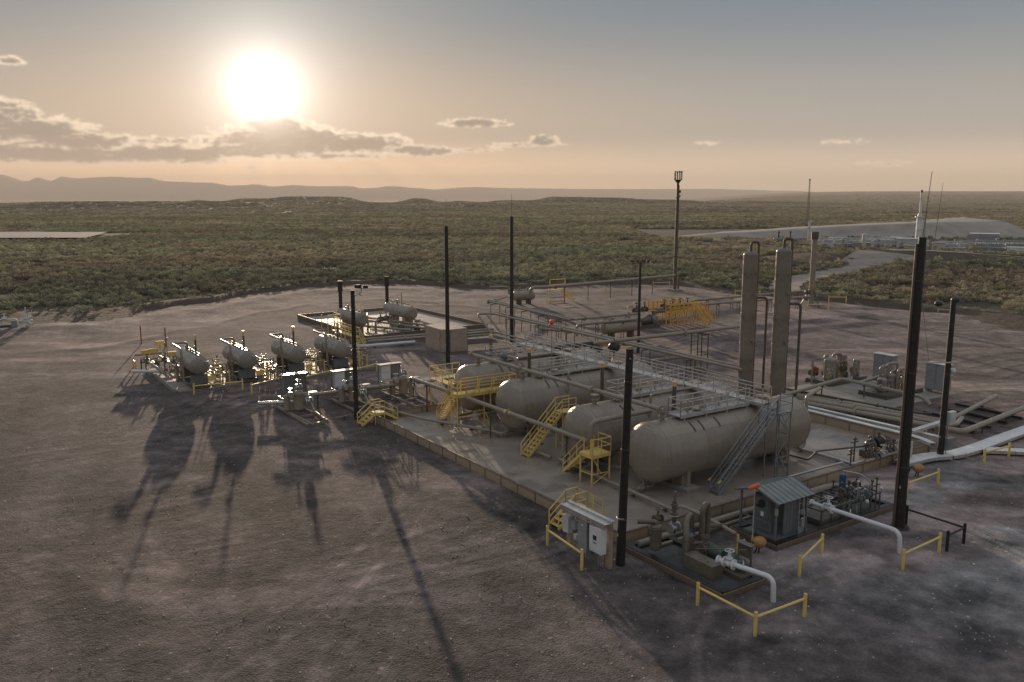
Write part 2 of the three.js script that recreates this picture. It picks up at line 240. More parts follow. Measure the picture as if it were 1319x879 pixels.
function mountains(name, dist, depth, prof, a0, a1, sd, m) { // a range as a real ridged belt, rising from the plain to an uneven crest
  const pos = [], idx = [], na = Math.round((a1 - a0) / 0.09), nr = 26;
  for (let j = 0; j <= nr; j++) for (let i = 0; i <= na; i++) {
    const a = lerp(a0, a1, i / na), f = j / nr, r = dist + (f - 0.5) * depth, x = r * Math.sin(R(a)), z = -r * Math.cos(R(a));
    const crest = prof(a) * (1 + 0.10 * (fbm(a * 0.9 + sd, 2, 4) - 0.5)), w = Math.pow(Math.sin(Math.PI * Math.min(1, f * 0.86 + 0.0)), 0.8);
    const spur = fbm(a * 1.1 + sd, f * 2.5, 5); pos.push(x, -60 + (crest + 60) * w * (0.88 + 0.3 * Math.abs(spur - 0.5) * (1 - w) + 0.12 * w), z);
  }
  for (let j = 0; j < nr; j++) for (let i = 0; i < na; i++) { const a = j * (na + 1) + i, b = a + na + 1; idx.push(a, a + 1, b, b, a + 1, b + 1); }
  const g = new THREE.BufferGeometry(); g.setAttribute('position', new THREE.Float32BufferAttribute(pos, 3)); g.setIndex(idx); g.computeVertexNormals(); metric(g); return struct(name, g, m);
}
const rock = mat(0.10, 0.085, 0.075, 0.95, 0, { per: 700, rough: 0 });
const prof = (pts) => (a) => { for (let k = 0; k < pts.length - 1; k++) if (a <= pts[k + 1][0]) { const f = cl((a - pts[k][0]) / (pts[k + 1][0] - pts[k][0])); return lerp(pts[k][1], pts[k + 1][1], sm(f)); } return pts[pts.length - 1][1]; };
mountains('mountains', 18200, 3000, prof([[-40.7, 459], [-34.9, 411], [-30.6, 361], [-30.5, 394], [-29.2, 280], [-28.6, 345], [-28.0, 304], [-27.4, 378], [-26.6, 345], [-24.5, 378], [-22.8, 361], [-21.6, 296], [-19.2, 280], [-17.9, 223], [-16.4, 247], [-15.3, 215], [-14.1, 235], [-12.5, 215], [-10.5, 215], [-9.8, 174], [-7.9, 215], [-6.3, 182], [-5.3, 150], [-2.8, 198], [0.0, 182], [5.1, 158], [12.7, 158], [15.1, 141], [17.4, 117], [22.0, 52], [25.2, -7], [33.6, -32]]), -50, 40, 3, rock);

{ // the caliche pad: mauve gravel with wheel tracks and pale scrapes
  const n = 2048, X0 = -75, Z0 = -150, S = 140;
  const tracks = []; for (let k = 0; k < 34; k++) { const a = rr(0, 6.28), r = rr(10, 55); tracks.push([rr(-60, 50), rr(-75, -20), r, a, rr(0.5, 1.7), rr(0.2, 0.5)]); }
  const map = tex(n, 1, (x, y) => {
    const wx = X0 + x * S, wz = Z0 + y * S, a = fbm(wx / 9 + 30, wz / 9 + 60, 5), b = fbm(wx / 1.1, wz / 1.1, 3), f = hash(Math.floor(x * n), Math.floor(y * n));
    const b2 = fbm(wx / 0.45 + 9, wz / 0.45, 3), dustAndLight = ss(6, 26, wx + 8 * (fbm(wx / 8, wz / 8 + 3, 3) - 0.5)) * ss(-72, -60, wz + 10 * (fbm(wx / 9 + 7, wz / 9, 3) - 0.5));  // dusty pale patches, also painted to lift the shaded right foreground
    let k = 0.318 + 0.16 * (a - 0.5) + 0.17 * (b - 0.5) + 0.15 * (b2 - 0.5) + 0.10 * (f - 0.5) + 0.215 * dustAndLight * ss(0.22, 0.6, fbm(wx / 5 + 3, wz / 3.2, 5));
    const wp = 6 * (fbm(wx / 14, wz / 14 + 8, 3) - 0.5), pale = ss(0.56, 0.72, fbm((wx + wp) / 16 + 9, (wz + wp) / 5 + 2, 5)); k += 0.13 * pale;
    for (const q of tracks) { const dx = wx - q[0], dz = wz - q[1], d = Math.sqrt(dx * dx + dz * dz); if (Math.abs(d - q[2]) > 1.3) continue; const an = Math.abs(((Math.atan2(dz, dx) - q[3] + 9.42) % 6.283) - 3.14); if (an < q[4]) for (const o of [-0.95, 0.95]) { const e = Math.abs(d - q[2] - o); if (e < 0.32) k += q[5] * 0.16 * ss(0.32, 0.1, e) * ss(q[4], q[4] * 0.5, an) * (b + 0.2); } }
    const str = fbm((wx * 0.5 + wz) / 30 + 4, (wx - wz * 0.5) / 2.2, 4); k += 0.14 * (str - 0.5); k += 0.12 * (fbm((wx + 0.7 * wz) / 40 + 12, (wz - 0.7 * wx) / 4 + 5, 4) - 0.5);
    k += 0.05 * ss(-62, -76, wz + 14 * (fbm(wx / 9 + 3, wz / 9 + 5, 3) - 0.5)) * ss(-8, 6, wx + 12 * (fbm(wx / 7 + 3, wz / 7, 3) - 0.5)); k -= 0.08 * ss(0.6, 0.75, fbm(wx / 7 + 41, wz / 4 + 17, 4)); const rt = fbm(wx / 18 + 3, wz / 18 + 70, 2) * 9 + (wx * 0.62 + wz * 0.78) / 2.1, rf = rt - Math.floor(rt), rz = ss(0.5, 0.62, fbm(wx / 11 + 8, wz / 11 + 22, 3)); k += rz * (0.055 * ss(0.22, 0.08, Math.abs(rf - 0.3)) - 0.06 * ss(0.16, 0.06, Math.abs(rf - 0.62)));  // first term: far right gravel painted paler, for grazing light scattered there
    const peb = hash(Math.floor(x * n / 2) + 7, Math.floor(y * n / 2)); if (peb > 0.992) k += 0.22 * (peb - 0.992) / 0.008;
    const red = 0.016 * (fbm(wx / 20 + 4, wz / 20, 2) - 0.5);
    const gy = cl(dustAndLight * ss(0.3, 0.55, fbm(wx / 6 + 13, wz / 4, 4))); return [k * lerp(1.06, 1.0, gy) + red, k * lerp(0.94, 0.965, gy), k * lerp(0.92, 0.965, gy) - red];
  }, true);
  map.wrapS = map.wrapT = THREE.MirroredRepeatWrapping; map.repeat.set(1, 1);
  const bump = tex(1024, 1, (x, y) => 0.45 * fbm(x * 20, y * 20, 5, 20) + 0.55 * fbm(x * 90, y * 90, 4, 90)); bump.repeat.set(S / 6, S / 6);
  const ang = []; for (let a = -180; a < -44; a += 4) ang.push(a); for (let a = -44; a < 44; a += 0.45) ang.push(a); for (let a = 44; a <= 180; a += 4) ang.push(a);
  const pos = [], uv = [], col = [], idx = [], nr = 190, na = ang.length;
  for (let j = 0; j <= nr; j++) for (const a of ang) {
    const ex = rPad(Math.sin(R(a)), -Math.cos(R(a))) + 1.2 * (fbm(a * 3 + 90, 1, 3) - 0.5), r = j ? 6 + (ex - 6) * Math.pow(j / nr, 1.15) : 0, x = r * Math.sin(R(a)), z = -r * Math.cos(R(a)), e = r - ex;
    const rough = 0.16 * (fbm(x / 6 + 3, z / 6, 4) - 0.5) * ss(25, 34, r); // scraped, slightly uneven
    const du = 7.3, dx = x - du, dz = -(z + 45.3), u = dx * CA + dz * SA, v = -dx * SA + dz * CA, inPlant = ss(-4, 1, u) * ss(54, 48, u) * ss(-9, -4, v) * ss(62, 55, v);
    const heap = ss(-26, -8, e) * ss(0, -3, e); // churned caliche along the rim
    const road = ss(-34, -28, e) * ss(-5, -9, e) * ss(-34, -24, a) * ss(6, -2, a), berm = Math.exp(-Math.pow((e + 31 + 3 * (fbm(a, 7, 2) - 0.5)) / 1.1, 2)) * ss(-34, -26, a) * ss(2, -6, a) * (0.4 + fbm(x / 2, z / 2, 3));
    const y = rough * (1 - inPlant) - 0.05 * inPlant * 0 + heap * 0.3 * (fbm(x / 1.7, z / 1.7, 4) - 0.4) + heap * (a < 4 ? 0.3 : 0.06) * Math.exp(-Math.pow((e + 12) / 5, 2)) - ss(-1.2, 0, e) * 0.5 + 0.15 * berm;
    pos.push(x, y, z); uv.push((x - X0) / S, (z - Z0) / S);
    const k = 1 + 0.55 * heap * ss(0.35, 0.6, fbm(x / 9 + 2, z / 3, 4)) * (a < 6 ? 1 : 0.35) + 0.75 * road * ss(0.28, 0.6, fbm(x / 12, z / 2.5, 3)); col.push(k, k * 0.985, k * 0.95);
  }
  for (let j = 0; j < nr; j++) for (let i = 0; i < na - 1; i++) { const a = j * na + i, b = a + na; idx.push(a, a + 1, b, a + 1, b + 1, b); }
  const g = new THREE.BufferGeometry(); g.setAttribute('position', new THREE.Float32BufferAttribute(pos, 3)); g.setAttribute('color', new THREE.Float32BufferAttribute(col, 3)); g.setAttribute('uv', new THREE.Float32BufferAttribute(uv, 2)); g.setIndex(idx); g.computeVertexNormals();
  if (g.attributes.normal.getY(na * 60 + 100) < 0) { for (let k = 0; k < idx.length; k += 3) { const t = idx[k]; idx[k] = idx[k + 1]; idx[k + 1] = t; } g.setIndex(idx); g.computeVertexNormals(); }
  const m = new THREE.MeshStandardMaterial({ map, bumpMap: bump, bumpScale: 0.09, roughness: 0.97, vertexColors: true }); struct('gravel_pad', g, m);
  // loose stones lying on it
  const st = new THREE.InstancedMesh(new THREE.IcosahedronGeometry(1, 0), mat(0.6, 0.54, 0.47, 0.6, 0, { map: 0, rough: 0 }), 5200), o = new THREE.Object3D();
  for (let k = 0; k < 5200; k++) { const a = rr(-38, 38), r = 26 + 85 * Math.pow(rnd(), 0.8), s = rr(0.015, 0.04) * (rnd() < 0.03 ? 1.8 : 1); o.position.set(r * Math.sin(R(a)), s * 0.3, -r * Math.cos(R(a))); o.scale.set(s * rr(0.8, 1.5), s * rr(0.5, 0.9), s); o.rotation.set(0, rr(0, 6.28), 0); o.updateMatrix(); st.setMatrixAt(k, o.matrix); const c = rr(0.35, 1.25); st.setColorAt(k, new THREE.Color(c, c * 0.95, c * 0.9)); }
  st.name = 'loose_stones'; st.userData = { kind: 'stuff', label: 'small pale stones scattered over the gravel pad', category: 'stones' }; scene.add(st);
}
{ // scrub: thorny bushes out to where they read as one mass
  const leafM = new THREE.MeshPhysicalMaterial({ roughness: 0.95, side: THREE.DoubleSide, transmission: 0.35, thickness: 0 }); leafM.color.setRGB(0.275, 0.25, 0.165);
  const kinds = [0, 1, 2, 3, 4].map((q) => {
    const pos = [], nor = []; const lobes = []; for (let k = 0; k < 4 + q % 3; k++) lobes.push([rr(-0.62, 0.62), rr(0.15, 0.5), rr(-0.62, 0.62), rr(0.28, 0.5)]);
    for (let k = 0; k < 230; k++) {
      const L = lobes[k % lobes.length], a = rr(0, 6.28), e = Math.asin(rr(-0.35, 1)), rad = L[3] * Math.pow(rnd(), 0.35), c = new THREE.Vector3(L[0] + rad * Math.cos(e) * Math.cos(a), Math.max(0.02, L[1] + rad * Math.sin(e)), L[2] + rad * Math.cos(e) * Math.sin(a));
      const d1 = new THREE.Vector3(rr(-1, 1), rr(-0.6, 1), rr(-1, 1)).normalize(), d2 = new THREE.Vector3(rr(-1, 1), rr(-1, 1), rr(-1, 1)).cross(d1).normalize(), s = rr(0.05, 0.135);
      const p = [c.clone().addScaledVector(d1, s), c.clone().addScaledVector(d2, s * 0.55), c.clone().addScaledVector(d1, -s), c.clone().addScaledVector(d2, -s * 0.55)], n = new THREE.Vector3().crossVectors(d1, d2);
      for (const i of [0, 1, 2, 0, 2, 3]) { pos.push(p[i].x, p[i].y, p[i].z); nor.push(n.x, n.y, n.z); }
    }
    const g = new THREE.BufferGeometry(); g.setAttribute('position', new THREE.Float32BufferAttribute(pos, 3)); g.setAttribute('normal', new THREE.Float32BufferAttribute(nor, 3)); return g;
  });
  const put = kinds.map(() => []), tint = (x, z) => { const f = fbm(x / 40 + 5, z / 40, 3), b = rr(0.5, 1.5) * (0.45 + 1.1 * fbm(x / 90, z / 45 + 9, 4)); const g = cl(0.5 + (f - 0.5) * 3 + rr(-0.25, 0.25)); return [lerp(1.06, 0.88, g) * b, lerp(0.97, 0.98, g) * b, lerp(0.95, 0.9, g) * b]; };
  const clear = (x, z) => {
    const r = Math.hypot(x, z); if (r < rPad(x, z) + 3) return true;
    if (x < -185 && x > -330 && z < -365 && z > -450) return true;
    if (Math.hypot((x - 108) / 40, (z + 244) / 17) < 1 && rnd() < 0.93) return true;
    for (let i = 0; i < 3; i++) if (seg2(x, z, ROAD[i], ROAD[i + 1])[0] < 4.5) return true;
    for (let i = 0; i < 2; i++) if (seg2(x, z, ROAD2[i], ROAD2[i + 1])[0] < 8 && rnd() < 0.85) return true;
    if (x > 84 && z < -274 && z > -385) return rnd() < 0.8;
    if (x > 66 && z <= -380 && z > -505 && x < 285) return true;
    return false;
  };
  const ring = (r0, r1, n, s0, s1, hk) => { for (let k = 0; k < n; k++) {
    const a = rr(-41, 41), r = Math.sqrt(r0 * r0 + rnd() * (r1 * r1 - r0 * r0)), x = r * Math.sin(R(a)), z = -r * Math.cos(R(a)); if (clear(x, z)) continue;
    const den = 0.65 * fbm(x / 16 + 60, z / 16, 3) + 0.35 * fbm(x / 70 + 6, z / 40, 3); if (den < (r < 900 ? 0.29 : 0.25) + 0.16 * rnd()) continue;
    const e = r - rPad(x, z), s = rr(s0, s1) * (e < 14 ? rr(0.3, 0.8) : 1) * (0.7 + 0.6 * den); put[k % 5].push([x, terrain(x, z) - 0.08 * s, z, s * rr(0.85, 1.25), s * hk * rr(0.75, 1.2), rr(0, 6.28), tint(x, z)]);
  } };
  ring(150, 300, 30000, 0.5, 1.9, 1.0); ring(300, 520, 52000, 0.6, 2.1, 1.0); ring(520, 1000, 66000, 1.2, 2.9, 0.9); ring(1000, 2600, 70000, 2.4, 5, 0.5); ring(2600, 6000, 46000, 5, 11, 0.3);
  const o = new THREE.Object3D();
  kinds.forEach((g, q) => { const im = new THREE.InstancedMesh(g, leafM, put[q].length); put[q].forEach((b, k) => { o.position.set(b[0], b[1], b[2]); o.scale.set(b[3], b[4], b[3]); o.rotation.y = b[5]; o.updateMatrix(); im.setMatrixAt(k, o.matrix); im.setColorAt(k, new THREE.Color().setRGB(...b[6])); }); im.name = numbered('scrub'); im.userData = { kind: 'stuff', label: 'olive and brown desert scrub covering the plain beyond the pad', category: 'scrub', group: 'desert scrub' }; scene.add(im); });
}
function sheet(name, pts, y, m, lift = 0) { // a filled outline of ground
  const s = new THREE.Shape(pts.map((p) => new THREE.Vector2(p[0], -p[1]))), g = lift ? new THREE.ExtrudeGeometry(s, { depth: lift, bevelEnabled: false }) : new THREE.ShapeGeometry(s, 6); g.rotateX(-Math.PI / 2); g.translate(0, y, 0); metric(g); return struct(name, g, m);
}
const gravelFar = mat(0.37, 0.335, 0.305, 0.95, 0, { per: 30, rough: 0, bump: 0.1, bper: 5 });
{ // pale well pad far left, gravel bank far right, the dirt road over its mound
  const p = []; for (let k = 0; k <= 40; k++) { const t = k / 40; p.push([lerp(-330, -186, t), -376 + 6 * (fbm(t * 9, 2, 3) - 0.5)]); } for (let k = 0; k <= 40; k++) { const t = k / 40; p.push([lerp(-205, -340, t), -436 + 8 * (fbm(t * 9, 7, 3) - 0.5)]); }
  sheet('distant_gravel_pad', p, 0.9, gravelFar);
  const f = [[71, -402], [120, -386], [180, -378], [232, -383]], b = [[88, -425], [135, -425], [195, -420], [262, -500]], pos = [], idx = [], N = 60;
  const at = (L, t) => { const k = Math.min(2, Math.floor(t * 3)), q = t * 3 - k; return [lerp(L[k][0], L[k + 1][0], q), lerp(L[k][1], L[k + 1][1], q)]; };
  for (let j = 0; j <= 12; j++) for (let i = 0; i <= N; i++) { const t = i / N, a = at(f, t), c = at(b, t), q = j / 12, w = q < 0.35 ? q / 0.35 : 1, hgt = (1.5 + 5.6 * ss(0, 0.75, t)) * Math.min(1, t * 7 + 0.2); pos.push(lerp(a[0], c[0], q), -0.4 + hgt * sm(w) + 0.4 * (fbm(t * 40, q * 6, 3) - 0.5), lerp(a[1], c[1], q)); }
  for (let j = 0; j < 12; j++) for (let i = 0; i < N; i++) { const k = j * (N + 1) + i, l = k + N + 1; idx.push(k, k + 1, l, l, k + 1, l + 1); }
  const last = 12 * (N + 1); for (let i = 0; i <= N; i++) pos.push(pos[(last + i) * 3] + 4, -1, pos[(last + i) * 3 + 2] - 14); const nb = 13 * (N + 1); for (let i = 0; i < N; i++) idx.push(last + i, last + i + 1, nb + i, nb + i, last + i + 1, nb + i + 1);
  const e = []; for (let j = 0; j <= 13; j++) e.push(j * (N + 1) + N); const c0 = pos.length / 3; for (const k of e) pos.push(pos[k * 3] + 14, -1, pos[k * 3 + 2] + 2); for (let j = 0; j < 13; j++) idx.push(e[j], c0 + j, e[j + 1], e[j + 1], c0 + j, c0 + j + 1);
  const g = new THREE.BufferGeometry(); g.setAttribute('position', new THREE.Float32BufferAttribute(pos, 3)); g.setIndex(idx); g.computeVertexNormals(); metric(g); struct('gravel_bank', g, gravelFar);
  const ribbon = (name, P, wd, m) => { const ps = [], ix = [], cv = new THREE.CatmullRomCurve3(P.map((q) => new THREE.Vector3(q[0], 0, q[1]))), n = 90; for (let i = 0; i <= n; i++) { const c = cv.getPoint(i / n), t = cv.getTangent(i / n), w2 = typeof wd === 'function' ? wd(i / n) : wd; for (let j = 0; j <= 6; j++) { const o = (j / 6 - 0.5) * w2 + (j % 6 ? 0 : 1.2 * (fbm(i * 0.3, j, 3) - 0.5)), x = c.x - t.z * o, z = c.z + t.x * o; ps.push(x, terrain(x, z) + 0.09, z); } } for (let i = 0; i < n; i++) for (let j = 0; j < 6; j++) { const a = i * 7 + j, b2 = a + 7; ix.push(a, a + 1, b2, b2, a + 1, b2 + 1); } const gg = new THREE.BufferGeometry(); gg.setAttribute('position', new THREE.Float32BufferAttribute(ps, 3)); gg.setIndex(ix); gg.computeVertexNormals(); if (gg.attributes.normal.getY(20) < 0) { for (let k = 0; k < ix.length; k += 3) { const q = ix[k]; ix[k] = ix[k + 1]; ix[k + 1] = q; } gg.setIndex(ix); gg.computeVertexNormals(); } metric(gg); return struct(name, gg, m); };
  const caliche = mat(0.33, 0.285, 0.245, 0.95, 0, { per: 9, rough: 0, bump: 0.06, bper: 3 });
  ribbon('dirt_road', ROAD, (t) => 6 + 12 * t * t, caliche); ribbon('dirt_road', ROAD2, 4.5, caliche);
}

// ---------- the walled tank yard ----------
const DK = { u0: -1.5, u1: 29, v0: 0.1, v1: 31.6 };
{ const b = new MB(); b.box([(DK.u0 + DK.u1) / 2, 0.02, (DK.v0 + DK.v1) / 2], [DK.u1 - DK.u0, 0.3, DK.v1 - DK.v0]); const o = struct('yard_floor', b.geo(), mat(0.37, 0.315, 0.27, 0.42, 0, { map: stains, per: 13, bump: 0.008, bper: 1.7 })); o.position.copy(W(0, 0)); o.rotation.y = AL; }
function yardWall(p, q, n, label, h = 0.62) { // tan steel wall panels between posts under a timber cap
  const t = thing('containment_wall', label, 'wall', p[0], p[1]), L = Math.hypot(q[0] - p[0], q[1] - p[1]), e = [(q[0] - p[0]) / L, (q[1] - p[1]) / L], at = (s, h2 = 0, off = 0) => [e[0] * s - e[1] * off, h2, e[1] * s + e[0] * off];
  for (let k = 0; k < n; k++) { const a = L * k / n + 0.05, b = L * (k + 1) / n - 0.05, d = rr(-0.008, 0.008); part(t, 'wall_panel', M.wall, (m) => { m.bar(at(a, h / 2, d), at(b, h / 2, d), 0.09, h); m.bar(at(a + 0.02, 0.12, d), at(b - 0.02, 0.12, d), 0.115, 0.04); m.bar(at(a + 0.02, h - 0.1, d), at(b - 0.02, h - 0.1, d), 0.115, 0.04); }); }
  for (let k = 0; k <= n; k++) part(t, 'wall_post', M.cap, (m) => m.bar(at(L * k / n, -0.2), at(L * k / n, h + 0.005), 0.1, 0.16));
  part(t, 'wall_cap', M.plank, (m) => m.bar(at(-0.06, h + 0.035), at(L + 0.06, h + 0.035), 0.17, 0.055)); return t;
}
yardWall([DK.u0, DK.v1], [DK.u0, 0.3], 16, 'long tan panel wall from the left stile down to the right one');
yardWall([DK.u0, 0.1], [DK.u1 - 0.2, 0.1], 15, 'tan panel wall behind the pump pads and the control shelter');
yardWall([DK.u1, 0.1], [DK.u1, 31.4], 14, 'tan panel wall under the white cable tray right of the big tank', 0.8);
yardWall([DK.u0 + 0.2, DK.v1], [DK.u1, DK.v1], 14, 'tan back wall of the yard behind the meter pipe');

// ---------- the four bullet tanks ----------
function bulletTank(u0, v, label, extra) {
  const R0 = 1.965, hc = 2.7, L = 13.6, t = thing('storage_tank', label, 'tank', u0, v, { group: undefined });
  part(t, 'shell', M.tank, (b) => b.vessel([0, hc, 0], [L, hc, 0], R0, 0.5, 56));
  for (const s of [0.02, 3.4, 6.8, 10.2, L - 0.02]) part(t, 'weld_seam', M.tank, (b) => b.torus([s, hc, 0], [1, 0, 0], R0 - 0.004, 0.026, 56));
  for (const s of [2.1, L - 1.6]) { const sd = part(t, 'saddle', M.tan, (b) => { b.box([s, 0.75, 0], [0.28, 0.7, 3.0]); b.box([s, 1.2, 1.15], [0.26, 0.5, 0.7]); b.box([s, 1.2, -1.15], [0.26, 0.5, 0.7]); for (const q of [-1.2, -0.4, 0.4, 1.2]) b.box([s, 0.75, q], [0.7, 0.7, 0.05]); }); part(sd, 'footing', M.concrete, (b) => b.box([s, 0.24, 0], [1.2, 0.36, 3.9])); }
  const noz = (s, h, r) => part(t, 'nozzle', M.pipe, (b) => b.cyl([s, hc + R0 - 0.05, 0], [s, hc + R0 + h, 0], r).flange([s, hc + R0 + h, 0], [1e-4, 1, 0], r * 1.7, 0.09).flange([s, hc + R0 + h * 0.45, 0], [1e-4, 1, 0], r * 1.6, 0.08));
  noz(1.0, 0.62, 0.17); noz(4.2, 0.35, 0.2); noz(9.4, 0.35, 0.2);
  part(t, 'manway', M.tan, (b) => b.cyl([10.8, hc + R0 - 0.06, 0], [10.8, hc + R0 + 0.3, 0], 0.38, 0.38, 18).flange([10.8, hc + R0 + 0.32, 0], [1e-4, 1, 0], 0.48, 0.09));
  part(t, 'drain', M.pipe, (b) => { b.pipe([[0.4, hc - R0 + 0.1, 0], [0.4, 0.42, 0], [-1.1, 0.42, 0]], 0.11).valve([-0.5, 0.42, 0], [1, 0, 0], 0.13); });
  part(t, 'nameplate', M.alu, (b) => b.box([-0.9, hc - 0.1, 0.5], [0.03, 0.25, 0.35]));
  for (const s of [2.6, 3.4, 4.9]) part(t, 'bracket', M.pipeDark, (b) => { const f = (a) => [s, hc + (R0 + 0.03) * Math.cos(a), -(R0 + 0.03) * Math.sin(a)]; for (let k = 0; k < 4; k++) b.bar(f(0.42 + k * 0.1), f(0.53 + k * 0.1), 0.07, 0.07); });
  return t;
}
bulletTank(5.6, 5.45, 'big tan bullet tank nearest the camera, behind the control shelter');
bulletTank(4.9, 11.4, 'tan bullet tank second from the front, its end beside the small yellow landing');
bulletTank(5.4, 20.9, 'tan bullet tank third from the front, behind the straight yellow stair');
bulletTank(5.75, 28.1, 'tan bullet tank farthest back, behind the long yellow platform');

function topWalk(u, v, L, label) { // galvanised walkway on a tank's crown
  const t = thing('tank_walkway', label, 'walkway', u, v), y = 4.86, w = 0.55;
  part(t, 'deck', M.galv, (b) => { b.box([L / 2, y, 0], [L, 0.05, 2 * w]); for (let k = 0; k <= L; k += 0.3) b.box([k, y + 0.028, 0], [0.03, 0.02, 2 * w]); });
  for (const s of [-1, 1]) { part(t, 'toe_board', M.galv, (b) => b.box([L / 2, y + 0.02, s * (w + 0.015)], [L, 0.24, 0.03])); part(t, 'guard_rail', M.galv, (b) => b.rail([[0, y, s * w], [L, y, s * w]], 1.1, 1.2, 0.028)); }
  part(t, 'end_rail', M.galv, (b) => b.rail([[0, y, -w], [0, y, w]], 1.1, 2, 0.028));
  for (let k = 0.4; k < L; k += 2) part(t, 'bracket', M.galv, (b) => { for (const s of [-1, 1]) b.bar([k, y - 0.02, s * w], [k, y - 0.42, s * w * 0.9], 0.08).bar([k, y - 0.04, s * w], [k, y - 0.04, 0], 0.08); });
  part(t, 'relief_valve', M.tan, (b) => { b.valve([1.3, y + 0.32, 0.1], [1, 0, 0], 0.1).cyl([1.3, y - 0.1, 0.1], [1.3, y + 0.3, 0.1], 0.07); b.valve([2.5, y + 0.3, -0.1], [1, 0, 0], 0.09); b.pipe([[2.5, y + 0.4, 0.2], [4.4, y + 0.4, 0.2], [4.4, y - 0.2, 0.2]], 0.06); });
  part(t, 'gauge', M.alu, (b) => b.cyl([3.3, y, -0.2], [3.3, y + 0.75, -0.2], 0.03).cyl([3.3, y + 0.75, -0.26], [3.3, y + 0.75, -0.14], 0.1, 0.1, 14));
  return t;
}
topWalk(7.6, 5.35, 6.6, 'galvanised walkway with rails on top of the nearest tank');
topWalk(7.5, 11.5, 6.6, 'galvanised walkway with rails on top of the second tank, behind the front pole');
topWalk(7.6, 20.9, 6.9, 'galvanised walkway with rails on top of the third tank, under the red wind ball');
topWalk(7.9, 28.2, 6.6, 'galvanised walkway with rails on top of the farthest tank, above the yellow platform');
{ // the bridge that joins the walkways
  const t = thing('connecting_catwalk', 'long galvanised catwalk crossing over all four tanks behind the front pole', 'catwalk', 14.9, 3.9), L = 29.5, y = 4.98, w = 0.45;
  part(t, 'deck', M.galv, (b) => { b.box([0, y, L / 2], [2 * w, 0.05, L]); for (let k = 0; k < L; k += 0.4) b.box([0, y + 0.028, k], [2 * w, 0.02, 0.03]); });
  for (const s of [-1, 1]) { part(t, 'beam', M.galv, (b) => b.box([s * w, y - 0.07, L / 2], [0.06, 0.22, L])); part(t, 'guard_rail', M.galv, (b) => b.rail([[s * w, y, 0], [s * w, y, L]], 1.1, 1.5, 0.028)); }
  for (const k of [4.4, 11, 13.6, 20.7, 22.6, 28.4]) part(t, 'trestle', M.galv, (b) => { for (const s of [-1, 1]) b.bar([s * w, k % 2 > 1 ? 0.1 : 0.1, k], [s * w, y - 0.1, k], 0.09); b.bar([-w, 2.5, k], [w, 2.5, k], 0.06).bar([-w, 0.4, k], [w, 2.5, k], 0.05).bar([w, 2.5, k], [-w, 4.7, k], 0.05); });
}
const ventBase = thing('vent_stack', 'dark vent pipe with a yellow top rising between the two nearest tanks', 'vent pipe', 11.2, 9.0);
part(ventBase, 'stack', M.pipeDark, (b) => b.cyl([0, 0.1, 0], [0, 5.7, 0], 0.15)); part(ventBase, 'yellow_band', M.yellow, (b) => b.cyl([0, 5.7, 0], [0, 6.02, 0], 0.175)); part(ventBase, 'foot', M.pipe, (b) => b.box([0, 0.25, 0], [0.5, 0.3, 0.5]));
copyOf(ventBase, 'dark vent pipe with a yellow top right of the third tank', 11.4, 17.1);
copyOf(ventBase, 'dark vent pipe with a yellow top behind the third tank', 10.3, 25.5);
copyOf(ventBase, 'dark vent pipe with a yellow top at the far end of the farthest tank', 11.6, 33.6);

// ---------- stairs ----------
function flight(t, a, b, w, n, m, ax = 'u', rails = 2, railH = 0.95) { // a straight flight from a up to b (thing's [u, h, v]); w across
  const off = ax === 'u' ? [0, 0, 1] : [1, 0, 0], P = (q, s, e = 0) => [q[0] + off[0] * s, q[1] + e, q[2] + off[2] * s];
  for (const s of [-w / 2, w / 2]) part(t, 'stringer', m, (k) => k.bar(P(a, s, 0.02), P(b, s, -0.02), 0.05, 0.2));
  for (let i = 0; i < n; i++) { const f = (i + 0.6) / n, c = [lerp(a[0], b[0], f), lerp(a[1], b[1], f), lerp(a[2], b[2], f)]; part(t, 'tread', m, (k) => k.box(c, ax === 'u' ? [0.27, 0.035, w - 0.05] : [w - 0.05, 0.035, 0.27])); }
  for (const s of rails === 2 ? [-w / 2, w / 2] : [w / 2 * rails]) part(t, 'hand_rail', m, (k) => k.rail([P(a, s), P(b, s)], railH, 1.1, 0.027));
}
function stile(v, label) { // steps over the yard wall
  const t = thing('yellow_stile', label, 'step stile', DK.u0, v), w = 0.9, y = 0.98;
  part(t, 'landing', M.yellow, (b) => { b.box([0, y, 0], [0.9, 0.05, w]); b.box([0, y - 0.09, w / 2], [0.9, 0.16, 0.05]); b.box([0, y - 0.09, -w / 2], [0.9, 0.16, 0.05]); });
  flight(t, [-1.65, 0.05, 0], [-0.45, y, 0], w, 4, M.yellow); flight(t, [1.65, 0.2, 0], [0.45, y, 0], w, 4, M.yellow);
  for (const s of [-1, 1]) part(t, 'guard_rail', M.yellow, (b) => b.rail([[-0.45, y, s * w / 2], [0.45, y, s * w / 2]], 0.98, 0.9, 0.027));
  for (const s of [-1, 1]) for (const q of [-1, 1]) part(t, 'leg', M.yellow, (b) => b.bar([s * 0.42, 0, q * w / 2], [s * 0.42, y, q * w / 2], 0.06));
}
stile(31.0, 'small yellow stile stepping over the wall by the left pole'); stile(4.05, 'small yellow stile beside the electrical panel rack');
